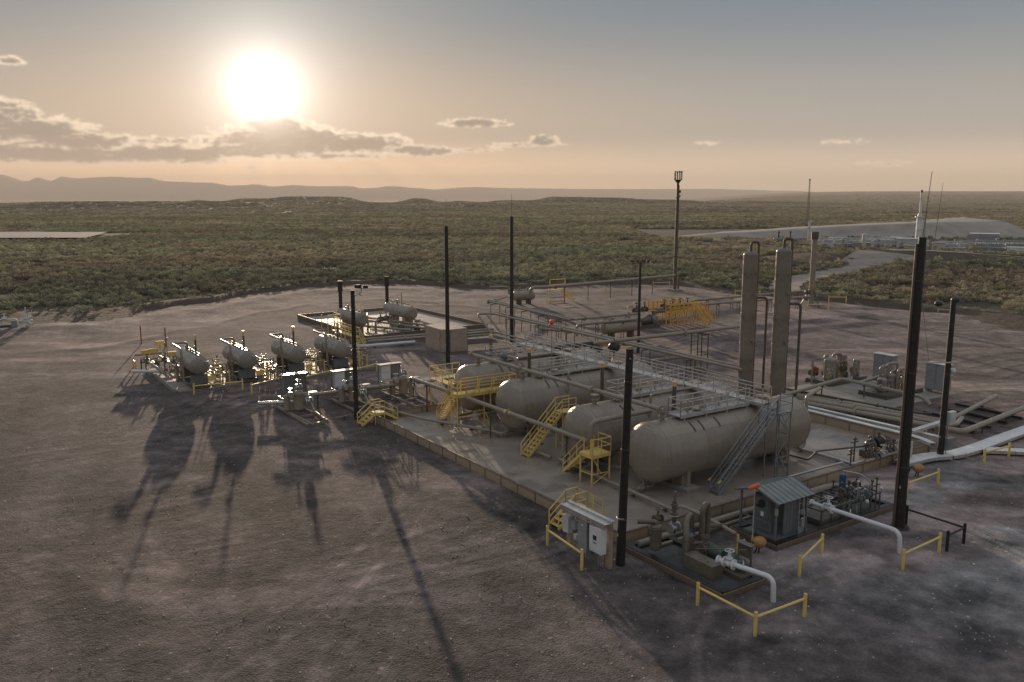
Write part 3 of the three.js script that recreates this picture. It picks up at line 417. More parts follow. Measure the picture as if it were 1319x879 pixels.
{ // deck, stair and rails before the farthest tank
  const t = thing('yellow_platform', 'long yellow platform with stair in front of the farthest tank', 'platform', 2.8, 25.0), y = 3.0;
  part(t, 'deck', M.yellow, (b) => { b.box([2.9, y, 0.5], [5.8, 0.06, 1.0]); b.box([2.9, y - 0.12, 0], [5.8, 0.26, 0.05]); b.box([2.9, y - 0.12, 1.0], [5.8, 0.26, 0.05]); b.box([0, y - 0.12, 0.5], [0.05, 0.26, 1.0]); });
  part(t, 'guard_rail', M.yellow, (b) => b.rail([[0.85, y, 0], [5.8, y, 0], [5.8, y, 1]], 1.1, 1.25, 0.035)); part(t, 'guard_rail', M.yellow, (b) => b.rail([[0.95, y, 1], [5.8, y, 1]], 1.1, 1.4, 0.03)); part(t, 'guard_rail', M.yellow, (b) => b.rail([[0, y, 1.0], [0, y, 0], [0.85, y, 0]], 1.1, 1.0, 0.035));
  for (const k of [1.5, 3.0, 4.4]) part(t, 'brace', M.yellow, (b) => b.bar([k, y, 0], [k + 0.8, y + 1.05, 0], 0.045));
  for (const [a, c] of [[0.02, 0.02], [0.02, 1], [3.2, 0.02], [3.2, 1], [5.7, 0.02], [5.7, 1]]) part(t, 'leg', M.yellow, (b) => b.bar([a, 0.1, c], [a, y, c], 0.085));
  part(t, 'cross_tie', M.yellow, (b) => b.bar([0.02, 1.15, 0.02], [3.2, 1.15, 0.02], 0.055).bar([3.2, 1.15, 0.02], [5.7, 1.15, 0.02], 0.055).bar([0.02, 1.15, 0.02], [0.02, 1.15, 1], 0.055).bar([0.02, 1.15, 1], [3.2, 1.15, 1], 0.055).bar([3.2, 0.2, 0.02], [3.2, 1.15, 1], 0.045).bar([0.02, 1.2, 0.02], [0.02, 2.6, 1], 0.045));
  flight(t, [0.45, 0.15, 3.5], [0.45, y, 1.0], 0.85, 13, M.yellow, 'v');
  part(t, 'upper_walk', M.yellow, (b) => { b.box([1.75, y, 5.4], [0.8, 0.06, 3.4]); b.rail([[1.35, y, 3.7], [1.35, y, 7.1], [2.15, y, 7.1]], 1.1, 1.1, 0.032); for (const c of [3.8, 7]) b.bar([1.4, 0.1, c], [1.4, y, c], 0.08); }); part(t, 'upper_walk', M.yellow, (b) => b.rail([[2.2, y, 7.1], [4.4, y, 7.1]], 1.1, 0.8, 0.03).box([3.2, y, 6.7], [2.4, 0.06, 0.8]));
}
{
  const t = thing('yellow_stair', 'straight yellow stair climbing to the side of the third tank', 'stair', 3.05, 15.85), y = 3.1;
  flight(t, [0, 0.15, 0], [3.1, y, 0], 0.85, 12, M.yellow); part(t, 'landing', M.yellow, (b) => b.box([3.75, y, 0], [1.3, 0.06, 0.95]));
  for (const s of [-1, 1]) part(t, 'guard_rail', M.yellow, (b) => b.rail([[3.1, y, s * 0.43], [4.4, y, s * 0.43]], 1.0, 1, 0.027));
  for (const q of [3.2, 4.3]) for (const s of [-0.4, 0.4]) part(t, 'leg', M.yellow, (b) => b.bar([q, 0.1, s], [q, y, s], 0.07));
}
{
  const t = thing('yellow_landing', 'yellow landing on four legs with a stair at the end of the second tank', 'platform', 3.6, 10.1), y = 2.2;
  part(t, 'deck', M.yellow, (b) => { b.box([0.2, y, -1.35], [1.6, 0.06, 1.3]); b.box([0.2, y - 0.1, -2.0], [1.6, 0.2, 0.05]); b.box([-0.6, y - 0.1, -1.35], [0.05, 0.2, 1.3]); });
  part(t, 'guard_rail', M.yellow, (b) => b.rail([[1.0, y, -2.0], [-0.6, y, -2.0]], 1.08, 0.8, 0.03)); part(t, 'guard_rail', M.yellow, (b) => b.rail([[1.0, y, -2.0], [1.0, y, -0.7]], 1.08, 1.0, 0.03)); part(t, 'guard_rail', M.yellow, (b) => b.rail([[-0.6, y, -2], [-0.6, y, -1.9]], 1.08, 1.0, 0.06));
  for (const [a, c] of [[-0.55, -1.95], [0.95, -1.95], [-0.55, -0.75], [0.95, -0.75]]) part(t, 'leg', M.yellow, (b) => b.bar([a, 0.1, c], [a, y, c], 0.08));
  part(t, 'cross_tie', M.yellow, (b) => b.bar([-0.55, 0.9, -1.95], [0.95, 0.9, -1.95], 0.05).bar([-0.55, 0.9, -1.95], [-0.55, 0.9, -0.75], 0.05).bar([-0.55, 0.2, -1.95], [0.95, 0.9, -1.95], 0.045).bar([-0.55, y, -1.95], [0.2, 0.9, -1.95], 0.045));
  flight(t, [0.2, 0.15, 1.55], [0.2, y, -0.7], 0.85, 9, M.yellow, 'v');
}
{
  const t = thing('galvanised_stair', 'steep galvanised stair with yellow rail ends up the side of the nearest tank', 'stair', 8.5, 2.5), y = 4.75;
  flight(t, [0, 0.15, 0], [5.3, y, 0], 0.72, 18, M.stair);
  for (const s of [-0.4, 0.4]) for (const [k, e] of [[0, 0.1], [5.3, y]]) part(t, 'yellow_end', M.yellow, (b) => b.bar([k - (e > 1 ? 0 : 0.12), e + 0.93, s], [k + 0.14, e + 1.06, s], 0.075));
  part(t, 'landing', M.stair, (b) => b.box([6.0, y, 0.05], [1.5, 0.06, 1.0])); part(t, 'landing', M.stair, (b) => b.box([6.2, y + 0.1, 1.4], [0.9, 0.06, 2.0]));
  part(t, 'guard_rail', M.stair, (b) => b.rail([[5.3, y, -0.45], [6.75, y, -0.45], [6.75, y, 0.55]], 1.08, 1, 0.027));
  for (const a of [5.35, 6.7]) for (const c of [-0.42, 0.5]) part(t, 'leg', M.stair, (b) => b.bar([a, 0.1, c], [a, y, c], 0.08));
  part(t, 'cross_brace', M.stair, (b) => { for (const k of [0.3, 1.75, 3.2]) { b.bar([5.35, k, -0.42], [6.7, k + 1.4, -0.42], 0.035).bar([6.7, k, -0.42], [5.35, k + 1.4, -0.42], 0.035).bar([5.35, k + 1.4, -0.42], [6.7, k + 1.4, -0.42], 0.05).bar([6.7, k, -0.42], [6.7, k + 1.4, 0.5], 0.035).bar([6.7, k + 1.4, -0.42], [6.7, k + 1.4, 0.5], 0.05); } });
}

// ---------- pipes about the yard ----------
function pipeRun(label, pts, r, o = {}) { // pts in plant [u, h, v]
  const [u, , v] = pts[0], t = thing('pipeline', label, 'pipe', u, v), q = pts.map((p) => [p[0] - u, p[1], p[2] - v]); part(t, 'pipe', o.mat || M.pipe, (b) => b.pipe(q, r, o.bend, r > 0.13 ? 14 : 10));
  for (const f of o.flanges || []) { const [k, s] = f, a = q[k], b2 = q[k + 1]; part(t, 'flange', o.mat || M.pipe, (b) => { const c = [0, 1, 2].map((i) => lerp(a[i], b2[i], s)), d = [0, 1, 2].map((i) => b2[i] - a[i]); if (Math.abs(d[0]) + Math.abs(d[2]) < 1e-6) d[0] = 1e-4; b.flange(c, d, r * 1.75, 0.16); }); }
  for (const f of o.supports || []) { const [k, s] = f, c = [0, 1, 2].map((i) => lerp(q[k][i], q[k + 1][i], s)), al = Math.abs(q[k + 1][0] - q[k][0]) > Math.abs(q[k + 1][2] - q[k][2]); const w = o.sw || 0.25; part(t, 'support', o.smat || M.pipeDark, (b) => { const e = al ? [0, 0, w] : [w, 0, 0]; const L = [c[0] - e[0], c[2] - e[2]], Q = [c[0] + e[0], c[2] + e[2]]; if (o.single || c[1] < 0.9) b.bar([c[0], 0, c[2]], [c[0], c[1] - r * 0.9, c[2]], 0.1); else b.bar([L[0], 0, L[1]], [L[0], c[1] - r, L[1]], 0.07).bar([Q[0], 0, Q[1]], [Q[0], c[1] - r, Q[1]], 0.07); b.bar([L[0], c[1] - r - 0.04, L[1]], [Q[0], c[1] - r - 0.04, Q[1]], 0.1); }); }
  for (const f of o.bands || []) { const [k, s, l] = f, c = (x) => [0, 1, 2].map((i) => lerp(q[k][i], q[k + 1][i], x)); part(t, 'yellow_band', M.yellow, (b) => b.cyl(c(s), c(s + l), r + 0.008, r + 0.008, 14)); }
  return t;
}
const ev = (n, k = 0) => Array.from({ length: n }, (_, i) => [k, (i + 0.5) / n]);
pipeRun('fat overhead pipe with a yellow band running past the tank ends', [[3.4, 0.9, 34.4], [3.4, 2.75, 34.4], [3.9, 2.7, 9.4], [3.9, 4.1, 9.35], [8.6, 4.4, 8.6]], 0.17, { flanges: [[1, 0.28], [1, 0.62]], bands: [[1, 0.6, 0.03]], supports: [[1, 0.12], [1, 0.33], [1, 0.52], [1, 0.72], [1, 0.9]], single: true });
pipeRun('thin header pipe above the tanks joining their end nozzles', [[6.75, 5.35, 29.6], [6.6, 5.38, 5.25]], 0.15, { flanges: [[0, 0.02], [0, 0.33], [0, 0.7], [0, 0.985]] });
pipeRun('low pipe along the yard floor, ending at the front pump pad', [[5.4, 0.55, 13.4], [4.2, 0.5, 13.3], [3.75, 0.5, 1.4], [3.75, 0.95, 0.8], [3.75, 0.95, -0.6], [3.8, 0.6, -3.4]], 0.12, { supports: [[1, 0.1], [1, 0.4], [1, 0.7], [1, 0.95]] });
pipeRun('low floor pipe under the yellow platform', [[-0.2, 0.5, 36.1], [1.4, 0.5, 28.6], [4.3, 0.5, 21.8], [4.3, 0.5, 20.9], [5.8, 0.75, 20.9]], 0.13, { supports: [[1, 0.3], [1, 0.7]], flanges: [[1, 0.5]] });
pipeRun('drain pipe dipping beside the second tank', [[5.2, 0.6, 16.6], [4.3, 1.1, 16.2], [4.0, 0.45, 16.2], [4.0, 0.45, 13.9]], 0.13);
pipeRun('floor pipe from under the nearest tank to the corner manifold', [[20.9, 0.35, 7.2], [20.9, 0.35, 0.9], [22.0, 0.35, 0.9]], 0.13, { mat: M.alu, supports: [[0, 0.3], [0, 0.8]] });
pipeRun('dark pipe stepping over the floor pipe near the corner manifold', [[19.0, 0.3, 5.4], [19.2, 0.3, 3.4], [19.6, 1.0, 3.0], [24.2, 1.0, 1.6]], 0.07, { mat: M.pipeDark });
pipeRun('pipe lying inside the front wall behind the control shelter', [[12.4, 0.75, 1.0], [19.6, 0.75, 0.9]], 0.06, { mat: M.alu });
pipeRun('second thin pipe lying inside the front wall', [[10.5, 0.55, 1.25], [19.8, 0.55, 1.15]], 0.05);
pipeRun('thick pipe on the ground outside the front wall ending at the front pole', [[-1.2, 0.33, -0.95], [15.6, 0.33, -0.95], [16.2, 0.33, -1.6]], 0.2, { supports: ev(5) });
pipeRun('thin pipe on the ground outside the front wall, next to the thick one', [[-0.4, 0.22, -1.55], [7.2, 0.22, -1.5]], 0.11);
pipeRun('riser with gooseneck at the right end of the nearest tank', [[20.6, 0.5, 5.4], [21.3, 0.5, 5.4], [21.3, 4.3, 5.4], [24.5, 4.3, 6.6]], 0.14, { flanges: [[1, 0.5]] });
for (const [v, lab] of [[9.6, 'short elbowed vent line on the second tank'], [19, 'elbowed riser between the second and third tanks with a flange'], [26.2, 'elbowed riser between the third and farthest tanks']]) pipeRun(lab, [[9.5, 3.6, v], [9.5, 5.2, v], [13.2, 5.3, v - 0.4]], 0.1);
{ const t = thing('relief_valve', 'round dark valve on the header above the farthest tank', 'valve', 8.5, 26.6); part(t, 'body', M.steelGrey, (b) => b.sph([0, 5.45, 0], 0.36).flange([0, 5.0, 0], [1e-4, 1, 0], 0.3, 0.12).cyl([0, 4.6, 0], [0, 5.4, 0], 0.16)); part(t, 'outlet', M.pipe, (b) => b.pipe([[0, 5.45, 0], [0.2, 5.4, -1.3], [0.2, 4.7, -1.5]], 0.14)); part(t, 'red_tag', M.red, (b) => b.box([0.5, 4.75, -1.7], [0.5, 0.2, 0.2])); }

// ---------- poles and masts ----------
function pole(u, v, h, r0, r1, label, o = {}) {
  const t = thing(o.name || 'utility_pole', label, o.cat || 'pole', u, v); const q = o.top || [0, 0]; part(t, 'post', o.mat || M.wood, (b) => b.cyl([0, -0.3, 0], [q[0], h, q[1]], r0, r1, 14));
  if (o.cap !== 0) part(t, 'pole_cap', M.black, (b) => b.cyl([q[0], h, q[1]], [q[0], h + 0.06, q[1]], r1 * 1.05));
  if (o.rod) part(t, 'lightning_rod', M.steelGrey, (b) => { b.cyl([0, h, 0], [o.lean || 0, h + o.rod, 0], 0.035, 0.018, 6); });
  if (!o.name) { part(t, 'pole_band', M.pipeDark, (b) => { for (const k of [0.22, 0.55, 0.86]) b.torus([q[0] * k, h * k, q[1] * k], [1e-4, 1, 0], lerp(r0, r1, k) + 0.004, 0.018, 18); }); part(t, 'pole_tag', M.alu, (b) => b.box([-lerp(r0, r1, 0.15) - 0.005, h * 0.15, 0], [0.02, 0.16, 0.1])); part(t, 'ground_wire', M.black, (b) => b.bar([-r0 * 0.7, 0, -r0 * 0.75], [q[0] - r1 * 0.7, h * 0.97, q[1] - r1 * 0.75], 0.016)); }
  if (o.conduit) part(t, 'conduit', M.black, (b) => b.pipe([[r0 + 0.05, 0.1, 0.1], [r0 * 0.9 + 0.05, h * 0.9, 0.1]], 0.05));
  return t;
}
{ const t = pole(-2.44, 33.26, 11.1, 0.22, 0.17, 'dark timber pole with a camera left of the yellow stile');
  part(t, 'camera_arm', M.steelGrey, (b) => b.bar([0.1, 10.6, 0], [0.8, 10.95, 0], 0.05).bar([0.8, 10.95, 0], [0.8, 11.3, 0], 0.05)); part(t, 'flood_light', M.black, (b) => b.box([0.55, 11.45, 0.1], [0.5, 0.28, 0.35], 0.5).box([1.15, 11.4, -0.1], [0.42, 0.26, 0.34], -0.4).bar([0.5, 11.3, 0], [1.2, 11.25, 0], 0.05)); part(t, 'white_sensor', M.white, (b) => b.sph([0.72, 10.75, 0], 0.12)); }
{ const t = pole(16.1, 49.66, 15.6, 0.25, 0.2, 'tall dark timber pole standing left of the beige enclosure end', { rod: 3.0 }); part(t, 'cross_arm', M.alu, (b) => b.bar([-0.2, 8.7, 0.2], [-1.0, 8.8, 1.2], 0.09)); }
{ const t = pole(30.94, 58.6, 16.3, 0.27, 0.21, 'tall black pole with lightning rod standing in the pipe rack', { rod: 2.9, mat: M.black }); part(t, 'cross_arm', M.alu, (b) => b.bar([-0.2, 9.2, 0.2], [-1.1, 9.3, 1.3], 0.1)); }
{ const t = pole(-3.25, -1.85, 11.4, 0.24, 0.19, 'dark timber pole in front beside the electrical panel rack', { conduit: 1, top: [0.19, -0.13] }); part(t, 'bolt', M.alu, (b) => b.cyl([0.19, 11.0, -0.13], [0.04, 11.0, -0.35], 0.04)); part(t, 'band', M.alu, (b) => b.torus([0, 2.6, 0], [1e-4, 1, 0], 0.235, 0.02)); }
{ const t = pole(13.53, -7.12, 16.7, 0.27, 0.21, 'tallest dark timber pole beside the black rail on the right', { rod: 3.6, lean: 0.4 });
  part(t, 'stub_pole', M.rust, (b) => b.cyl([-0.26, -0.2, 0.22], [-0.2, 16.4, 0.18], 0.09, 0.08, 10)); part(t, 'foot', M.black, (b) => b.cyl([0, -0.1, 0], [0, 0.12, 0], 0.62, 0.5, 14)); part(t, 'cross_arm', M.alu, (b) => b.bar([0.2, 9.75, 0.0], [3.2, 9.55, -0.9], 0.06)); part(t, 'guy_wire', M.steelGrey, (b) => b.cyl([0.2, 14, 0], [2.8, 9.2, 0.6], 0.012, 0.012, 5).cyl([0.2, 12, 0], [1.6, 8.8, 0.6], 0.012, 0.012, 5)); }
{ const t = pole(28.09, -1.3, 11.6, 0.24, 0.18, 'dark timber pole with a floodlight and white box at the cable tray corner');
  part(t, 'flood_light', M.black, (b) => b.sph([0.2, 11.7, 0], 0.3, 1, 0.8, 1, 10).sph([-1.2, 11.5, 0.4], 0.28, 1, 0.8, 1, 10)); part(t, 'light_arm', M.alu, (b) => b.bar([-1.2, 11.1, 0.4], [0, 11.0, 0], 0.07).bar([-1.2, 11.4, 0.4], [-1.2, 10.9, 0.4], 0.06)); part(t, 'cabinet', M.cab, (b) => b.box([0.55, 3.1, -0.25], [0.8, 0.95, 0.35])); part(t, 'cabinet', M.steelGrey, (b) => b.box([0.5, 1.2, -0.3], [0.9, 0.85, 0.4])); part(t, 'conduit', M.alu, (b) => b.bar([0.35, 0, -0.2], [0.35, 3, -0.2], 0.06)); part(t, 'round_sensor', M.white, (b) => b.sph([0.35, 6.6, -0.2], 0.2)); part(t, 'cross_arm', M.alu, (b) => b.bar([0, 6.1, 0], [0.4, 6.3, -0.2], 0.05)); }
{ const t = pole(38.99, 42.91, 11.1, 0.2, 0.15, 'slim black light pole with a floodlight ring behind the tanks', { name: 'light_pole', cat: 'light pole', mat: M.black });
  part(t, 'light_bar', M.black, (b) => b.bar([-1.0, 11.0, 0.4], [1.0, 11.0, -0.4], 0.1)); for (const s of [-0.9, -0.35, 0.35, 0.9]) part(t, 'flood_light', M.black, (b) => b.box([s, 11.25, -s * 0.42], [0.34, 0.24, 0.3], s)); part(t, 'flood_light', M.alu, (b) => b.box([1.15, 11.05, -0.45], [0.2, 0.3, 0.2])); }
{ const t = thing('flare_stack', 'tall rusty flare stack with a forked burner tip far behind the pipe rack', 'flare stack', 92.1, 90.1); part(t, 'riser', M.rust, (b) => b.cyl([0, 0, 0], [0, 14, 0], 0.34, 0.3).cyl([0, 14, 0], [0, 21.6, 0], 0.27, 0.24)); part(t, 'burner', M.black, (b) => { b.cyl([0, 21.5, 0], [0, 22.1, 0], 0.3, 0.75, 12); for (let k = 0; k < 6; k++) { const a = k * 1.047; b.cyl([0.7 * Math.cos(a), 22, 0.7 * Math.sin(a)], [0.72 * Math.cos(a), 23.8, 0.72 * Math.sin(a)], 0.12, 0.12, 8); } b.torus([0, 23.6, 0], [1e-4, 1, 0], 0.72, 0.06); }); part(t, 'flange', M.rust, (b) => { for (const k of [7, 14, 18.6]) b.flange([0, k, 0], [1e-4, 1, 0], 0.5, 0.14); }); part(t, 'pilot_line', M.black, (b) => b.cyl([0.4, 0.3, 0], [0.4, 21, 0], 0.07, 0.07, 6).box([0.5, 19.8, 0], [0.4, 0.5, 0.4]).box([0.5, 18.9, 0], [0.3, 0.3, 0.3])); part(t, 'foot', M.concrete, (b) => b.box([0, 0.1, 0], [2, 0.5, 2])); part(t, 'knockout_pot', M.pipeDark, (b) => b.cyl([1.6, 0, 0.6], [1.6, 2.6, 0.6], 0.22)); }
{ const t = thing('vent_mast', 'thick tan vent mast with leg braces by the far right pipe end', 'vent mast', 94.2, 59.2); part(t, 'mast', M.tan, (b) => b.cyl([0, 0, 0], [0, 11.6, 0], 0.5, 0.44, 14).flange([0, 7.6, 0], [1e-4, 1, 0], 0.62, 0.2)); part(t, 'tip', M.rust, (b) => b.cyl([0, 11.6, 0], [0, 12.9, 0], 0.62, 0.62, 14).torus([0, 12.6, 0], [1e-4, 1, 0], 0.62, 0.06)); for (const a of [0.4, 2.5, 4.6]) part(t, 'leg', M.rust, (b) => b.bar([0.3 * Math.cos(a), 3.2, 0.3 * Math.sin(a)], [1.9 * Math.cos(a), 0, 1.9 * Math.sin(a)], 0.14)); part(t, 'footing', M.concrete, (b) => b.box([1.4, 0.15, 0.6], [0.9, 0.5, 0.9])); part(t, 'actuator', M.pipeDark, (b) => b.sph([-1.2, 2.6, 0], 0.45).bar([-1.2, 2.6, 0], [0, 2.5, 0], 0.2)); }

// ---------- the two towers ----------
function tower(u, v, h, r, label) {
  const t = thing('contactor_tower', label, 'tower', u, v); part(t, 'shell', M.tower, (b) => b.vessel([0, 1.0, 0], [0, h - 0.4, 0], r, 0.55, 32)); part(t, 'skirt', M.tower, (b) => b.cyl([0, 0, 0], [0, 1.2, 0], r * 0.98, r * 0.98, 28)); part(t, 'base_ring', M.concrete, (b) => b.cyl([0, -0.1, 0], [0, 0.2, 0], r * 1.5, r * 1.5, 8));
  part(t, 'gooseneck', M.rust, (b) => b.pipe([[0, h - 0.1, 0], [0, h + 0.75, 0], [r * 1.1, h + 0.75, -r * 0.35], [r * 1.1, h - 1.2, -r * 0.35]], 0.13, 0.3)); part(t, 'downcomer', M.pipeDark, (b) => b.cyl([r * 1.1, h - 1.2, -r * 0.35], [r * 1.1, 0.5, -r * 0.35], 0.12)); for (const k of [0.3, 0.55, 0.8]) part(t, 'clip', M.rust, (b) => b.bar([r * 0.7, h * k, -r * 0.3], [r * 1.1, h * k, -r * 0.35], 0.12)); part(t, 'manway', M.tower, (b) => b.cyl([0, h * 0.42, -r * 0.9], [0, h * 0.42, -r * 1.25], 0.25).cyl([0, h * 0.72, -r * 0.9], [0, h * 0.72, -r * 1.2], 0.2)); part(t, 'sight_glass', M.alu, (b) => b.cyl([r * 1.02, h * 0.86, 0.15], [r * 1.15, h * 0.86, 0.15], 0.12)); for (const k of [0.2, 0.4, 0.6, 0.8]) part(t, 'weld_seam', M.tower, (b) => b.torus([0, h * k, 0], [1e-4, 1, 0], r - 0.006, 0.015, 32));
}
tower(30.1, 18.7, 14.1, 0.66, 'left one of the two tall tan towers behind the nearest tank'); tower(31.3, 16.0, 14.5, 0.68, 'right one of the two tall tan towers behind the nearest tank');
pipeRun('thin vertical pipe between the two tall towers', [[32.9, 0.3, 18.9], [32.9, 9.6, 18.9], [31.4, 9.6, 19.7]], 0.12, { mat: M.rust, bend: 0.4 });
pipeRun('thin vertical pipe right of the two tall towers', [[33.0, 0.3, 15.2], [33.0, 9.4, 15.2], [31.9, 9.4, 16.0]], 0.13, { mat: M.pipeDark, bend: 0.4 });

// ---------- pipe rack and long lines ----------
const sup = (n) => ev(n);
pipeRun('upper rack pipe with diagonal loop end, left of the twin pair', [[28.6, 1.0, 59.6], [28.6, 3.3, 63.4], [30.6, 3.3, 62.6], [29.3, 3.2, 18.4]], 0.15, { supports: [[2, 0.1], [2, 0.25], [2, 0.4], [2, 0.55], [2, 0.7], [2, 0.85]], flanges: [[2, 0.36], [2, 0.62]], sw: 0.6, bend: 0.5 });
pipeRun('upper rack pipe with diagonal loop end, right of the twin pair', [[29.8, 1.0, 59.2], [29.8, 3.3, 63.0], [31.5, 3.3, 62.1], [30.2, 3.2, 18.2]], 0.15, { flanges: [[2, 0.5]], bend: 0.5 });
pipeRun('far rack pipe with round end above the pair of short spool pipes', [[37.9, 3.2, 75.2], [36.4, 3.1, 53.0]], 0.15, { supports: sup(5), sw: 0.8, flanges: [[0, 0.01]] });
pipeRun('far rack pipe beside the one with the round end', [[38.8, 3.2, 75.6], [37.2, 3.1, 52.6]], 0.12);
for (let k = 0; k < 5; k++) pipeRun(['bright low rack pipe turning behind the beige enclosure, outermost', 'bright low rack pipe, second from outside', 'bright low rack pipe, third from outside', 'bright low rack pipe, fourth from outside', 'innermost bright low rack pipe turning behind the beige enclosure'][k], [[22.8 + k * 0.2, 0.9 + 0.25 * (k % 2), 62.6 - k * 0.9], [30.2 - k * 0.75, 0.9 + 0.25 * (k % 2), 62.0 - k * 0.9], [28.6 - k * 0.75, 1.3 + 0.2 * (k % 2), 22]], 0.09 + 0.03 * (k % 2), { mat: k % 2 ? M.pipe : M.alu, supports: k % 2 ? [] : [[1, 0.2], [1, 0.4], [1, 0.6], [1, 0.8]], flanges: [[1, 0.3]] });
pipeRun('fat overhead line running right from the wind ball to the tall towers', [[17.2, 4.5, 31.4], [43.6, 4.5, 30.7]], 0.2, { flanges: [[0, 0.29], [0, 0.66]], bend: 0.6 });
{ const t = thing('valve_pair', 'two dark round actuators hanging under the fat overhead line', 'valve', 22.4, 31.2); for (const k of [0, 2.5]) part(t, 'actuator', M.black, (b) => b.sph([k, 3.9, 0], 0.55, 1.2, 1, 1).cyl([k, 4.5, 0], [k, 3.4, 0], 0.16).bar([k - 0.8, 3.9, 0], [k + 0.8, 3.9, 0], 0.16)); part(t, 'elbow', M.tan, (b) => b.pipe([[2.5, 3.6, 0], [2.5, 2.8, 0], [2.0, 2.4, -0.4]], 0.17)); part(t, 'dark_line', M.black, (b) => b.cyl([-5, 4.52, 0.02], [-0.4, 4.52, 0.02], 0.24, 0.24, 14)); }
{ const t = thing('pipe_trestle', 'slender four-legged trestle holding up the fat overhead line', 'pipe support', 36.9, 30.9); for (const a of [-0.5, 0.5]) for (const c of [-0.75, 0.75]) part(t, 'leg', M.rust, (b) => b.bar([a, 0, c], [a, 4.25, c], 0.09)); part(t, 'cross_beam', M.rust, (b) => b.bar([-0.6, 4.2, -0.75], [0.6, 4.2, -0.75], 0.16).bar([-0.6, 4.2, 0.75], [0.6, 4.2, 0.75], 0.16).bar([0, 4.26, -0.8], [0, 4.26, 0.8], 0.14).bar([-0.5, 2, -0.75], [0.5, 2, -0.75], 0.07)); }
pipeRun('bent pipe right of the hanging actuators', [[27.6, 2.6, 28.6], [33.4, 2.6, 28.2], [33.6, 1.4, 28.1], [33.6, 0.4, 28.1]], 0.18, { bend: 0.5 });
pipeRun('low bent pipe below the hanging actuators', [[27.0, 2.0, 26.0], [31.2, 2.0, 25.6], [32.0, 1.6, 24.6], [31.9, 1.6, 20]], 0.15);
pipeRun('long pipe passing the red wind ball towards the dark pump', [[35.6, 2.5, 56.8], [50.6, 2.5, 55.8]], 0.19, { supports: sup(4), flanges: [[0, 0.4], [0, 0.9]] });
pipeRun('long pipe with a bright elbow above the beige drum', [[37.0, 1.0, 52.4], [37.0, 2.5, 52.4], [47.6, 2.5, 51.8], [53.4, 2.2, 56.4]], 0.2, { supports: [[1, 0.3], [1, 0.7]], flanges: [[1, 0.5]] });
pipeRun('drop pipe with bright cap left of the yellow pipe supports', [[33.2, 1.9, 55.4], [35.9, 1.9, 50.6], [34.9, 1.9, 47.6]], 0.2, {});
pipeRun('yellow low pipe in the rack beneath the wind ball', [[33.6, 1.0, 46.2], [40.4, 1.0, 44.4]], 0.16, { mat: M.ochre, supports: sup(3) });
pipeRun('second yellow low pipe in the rack beneath the wind ball', [[32.8, 0.7, 45.2], [39.8, 0.7, 43.4]], 0.1, { mat: M.yellow });
pipeRun('pipe leaving the far yellow platform to the right, upper one', [[60.6, 1.2, 59.6], [60.6, 2.3, 59.6], [71.9, 2.0, 65.2], [100.4, 2.0, 64.1]], 0.2, { supports: [[2, 0.1], [2, 0.3], [2, 0.5], [2, 0.7], [2, 0.9]] });
pipeRun('pipe leaving the far yellow platform to the right, lower one', [[58.4, 0.6, 60.2], [58.4, 2.2, 60.2], [77.6, 2.0, 60.1], [92, 2.0, 57.8]], 0.2, { supports: [[1, 0.2], [1, 0.45], [1, 0.7], [1, 0.95], [2, 0.4], [2, 0.8]] });
pipeRun('long far pipe from the small drum to the flare stack', [[54.6, 1.4, 87.6], [54.6, 3.2, 87.6], [58.2, 3.2, 86.4], [90.9, 3.2, 89.7], [91.8, 3.2, 90.0]], 0.28, { supports: [[2, 0.1], [2, 0.28], [2, 0.46], [2, 0.64], [2, 0.82]], single: true });
pipeRun('low elbow pipe left of the small far drum', [[52.6, 1.8, 91.4], [52.6, 3.1, 91.4], [49.4, 3.1, 92.6]], 0.2);
pipeRun('short pipe with a valve ball by the far rack end', [[40.0, 2.4, 78.6], [47, 2.4, 84]], 0.16, { flanges: [[0, 0.4]] });
function drum(u, v, L, h, r, label) { const t = thing('horizontal_drum', label, 'drum', u, v); part(t, 'shell', M.tan, (b) => b.vessel([0, h, 0], [L, h, 0], r, 0.6, 28)); for (const s of [L * 0.2, L * 0.8]) part(t, 'saddle', M.pipeDark, (b) => b.box([s, h * 0.35, 0], [0.3, h * 0.7, r * 1.5])); for (const s of [L * 0.22, L * 0.75]) part(t, 'nozzle', M.tan, (b) => b.cyl([s, h + r * 0.9, 0], [s, h + r + 0.6, 0], 0.16).flange([s, h + r + 0.5, 0], [1e-4, 1, 0], 0.27, 0.1)); return t; }
drum(41.7, 52.4, 5.7, 1.6, 0.78, 'beige drum lying in front of the far yellow platform'); drum(53.3, 90.2, 3.4, 1.5, 0.85, 'small tan drum at the far left of the flare line');
{ const t = thing('wind_ball', 'red wind ball on a thin mast above the third tank', 'wind marker', 10.3, 22.3); part(t, 'mast', M.steelGrey, (b) => b.cyl([0, 4.75, 0], [0, 8.6, 0], 0.035, 0.03, 6)); part(t, 'sock', M.orange, (b) => b.sph([0, 8.75, 0], 0.2, 1, 1.15, 1, 12).cyl([-0.08, 8.68, 0], [-0.24, 8.42, 0.08], 0.12, 0.06, 10)); }
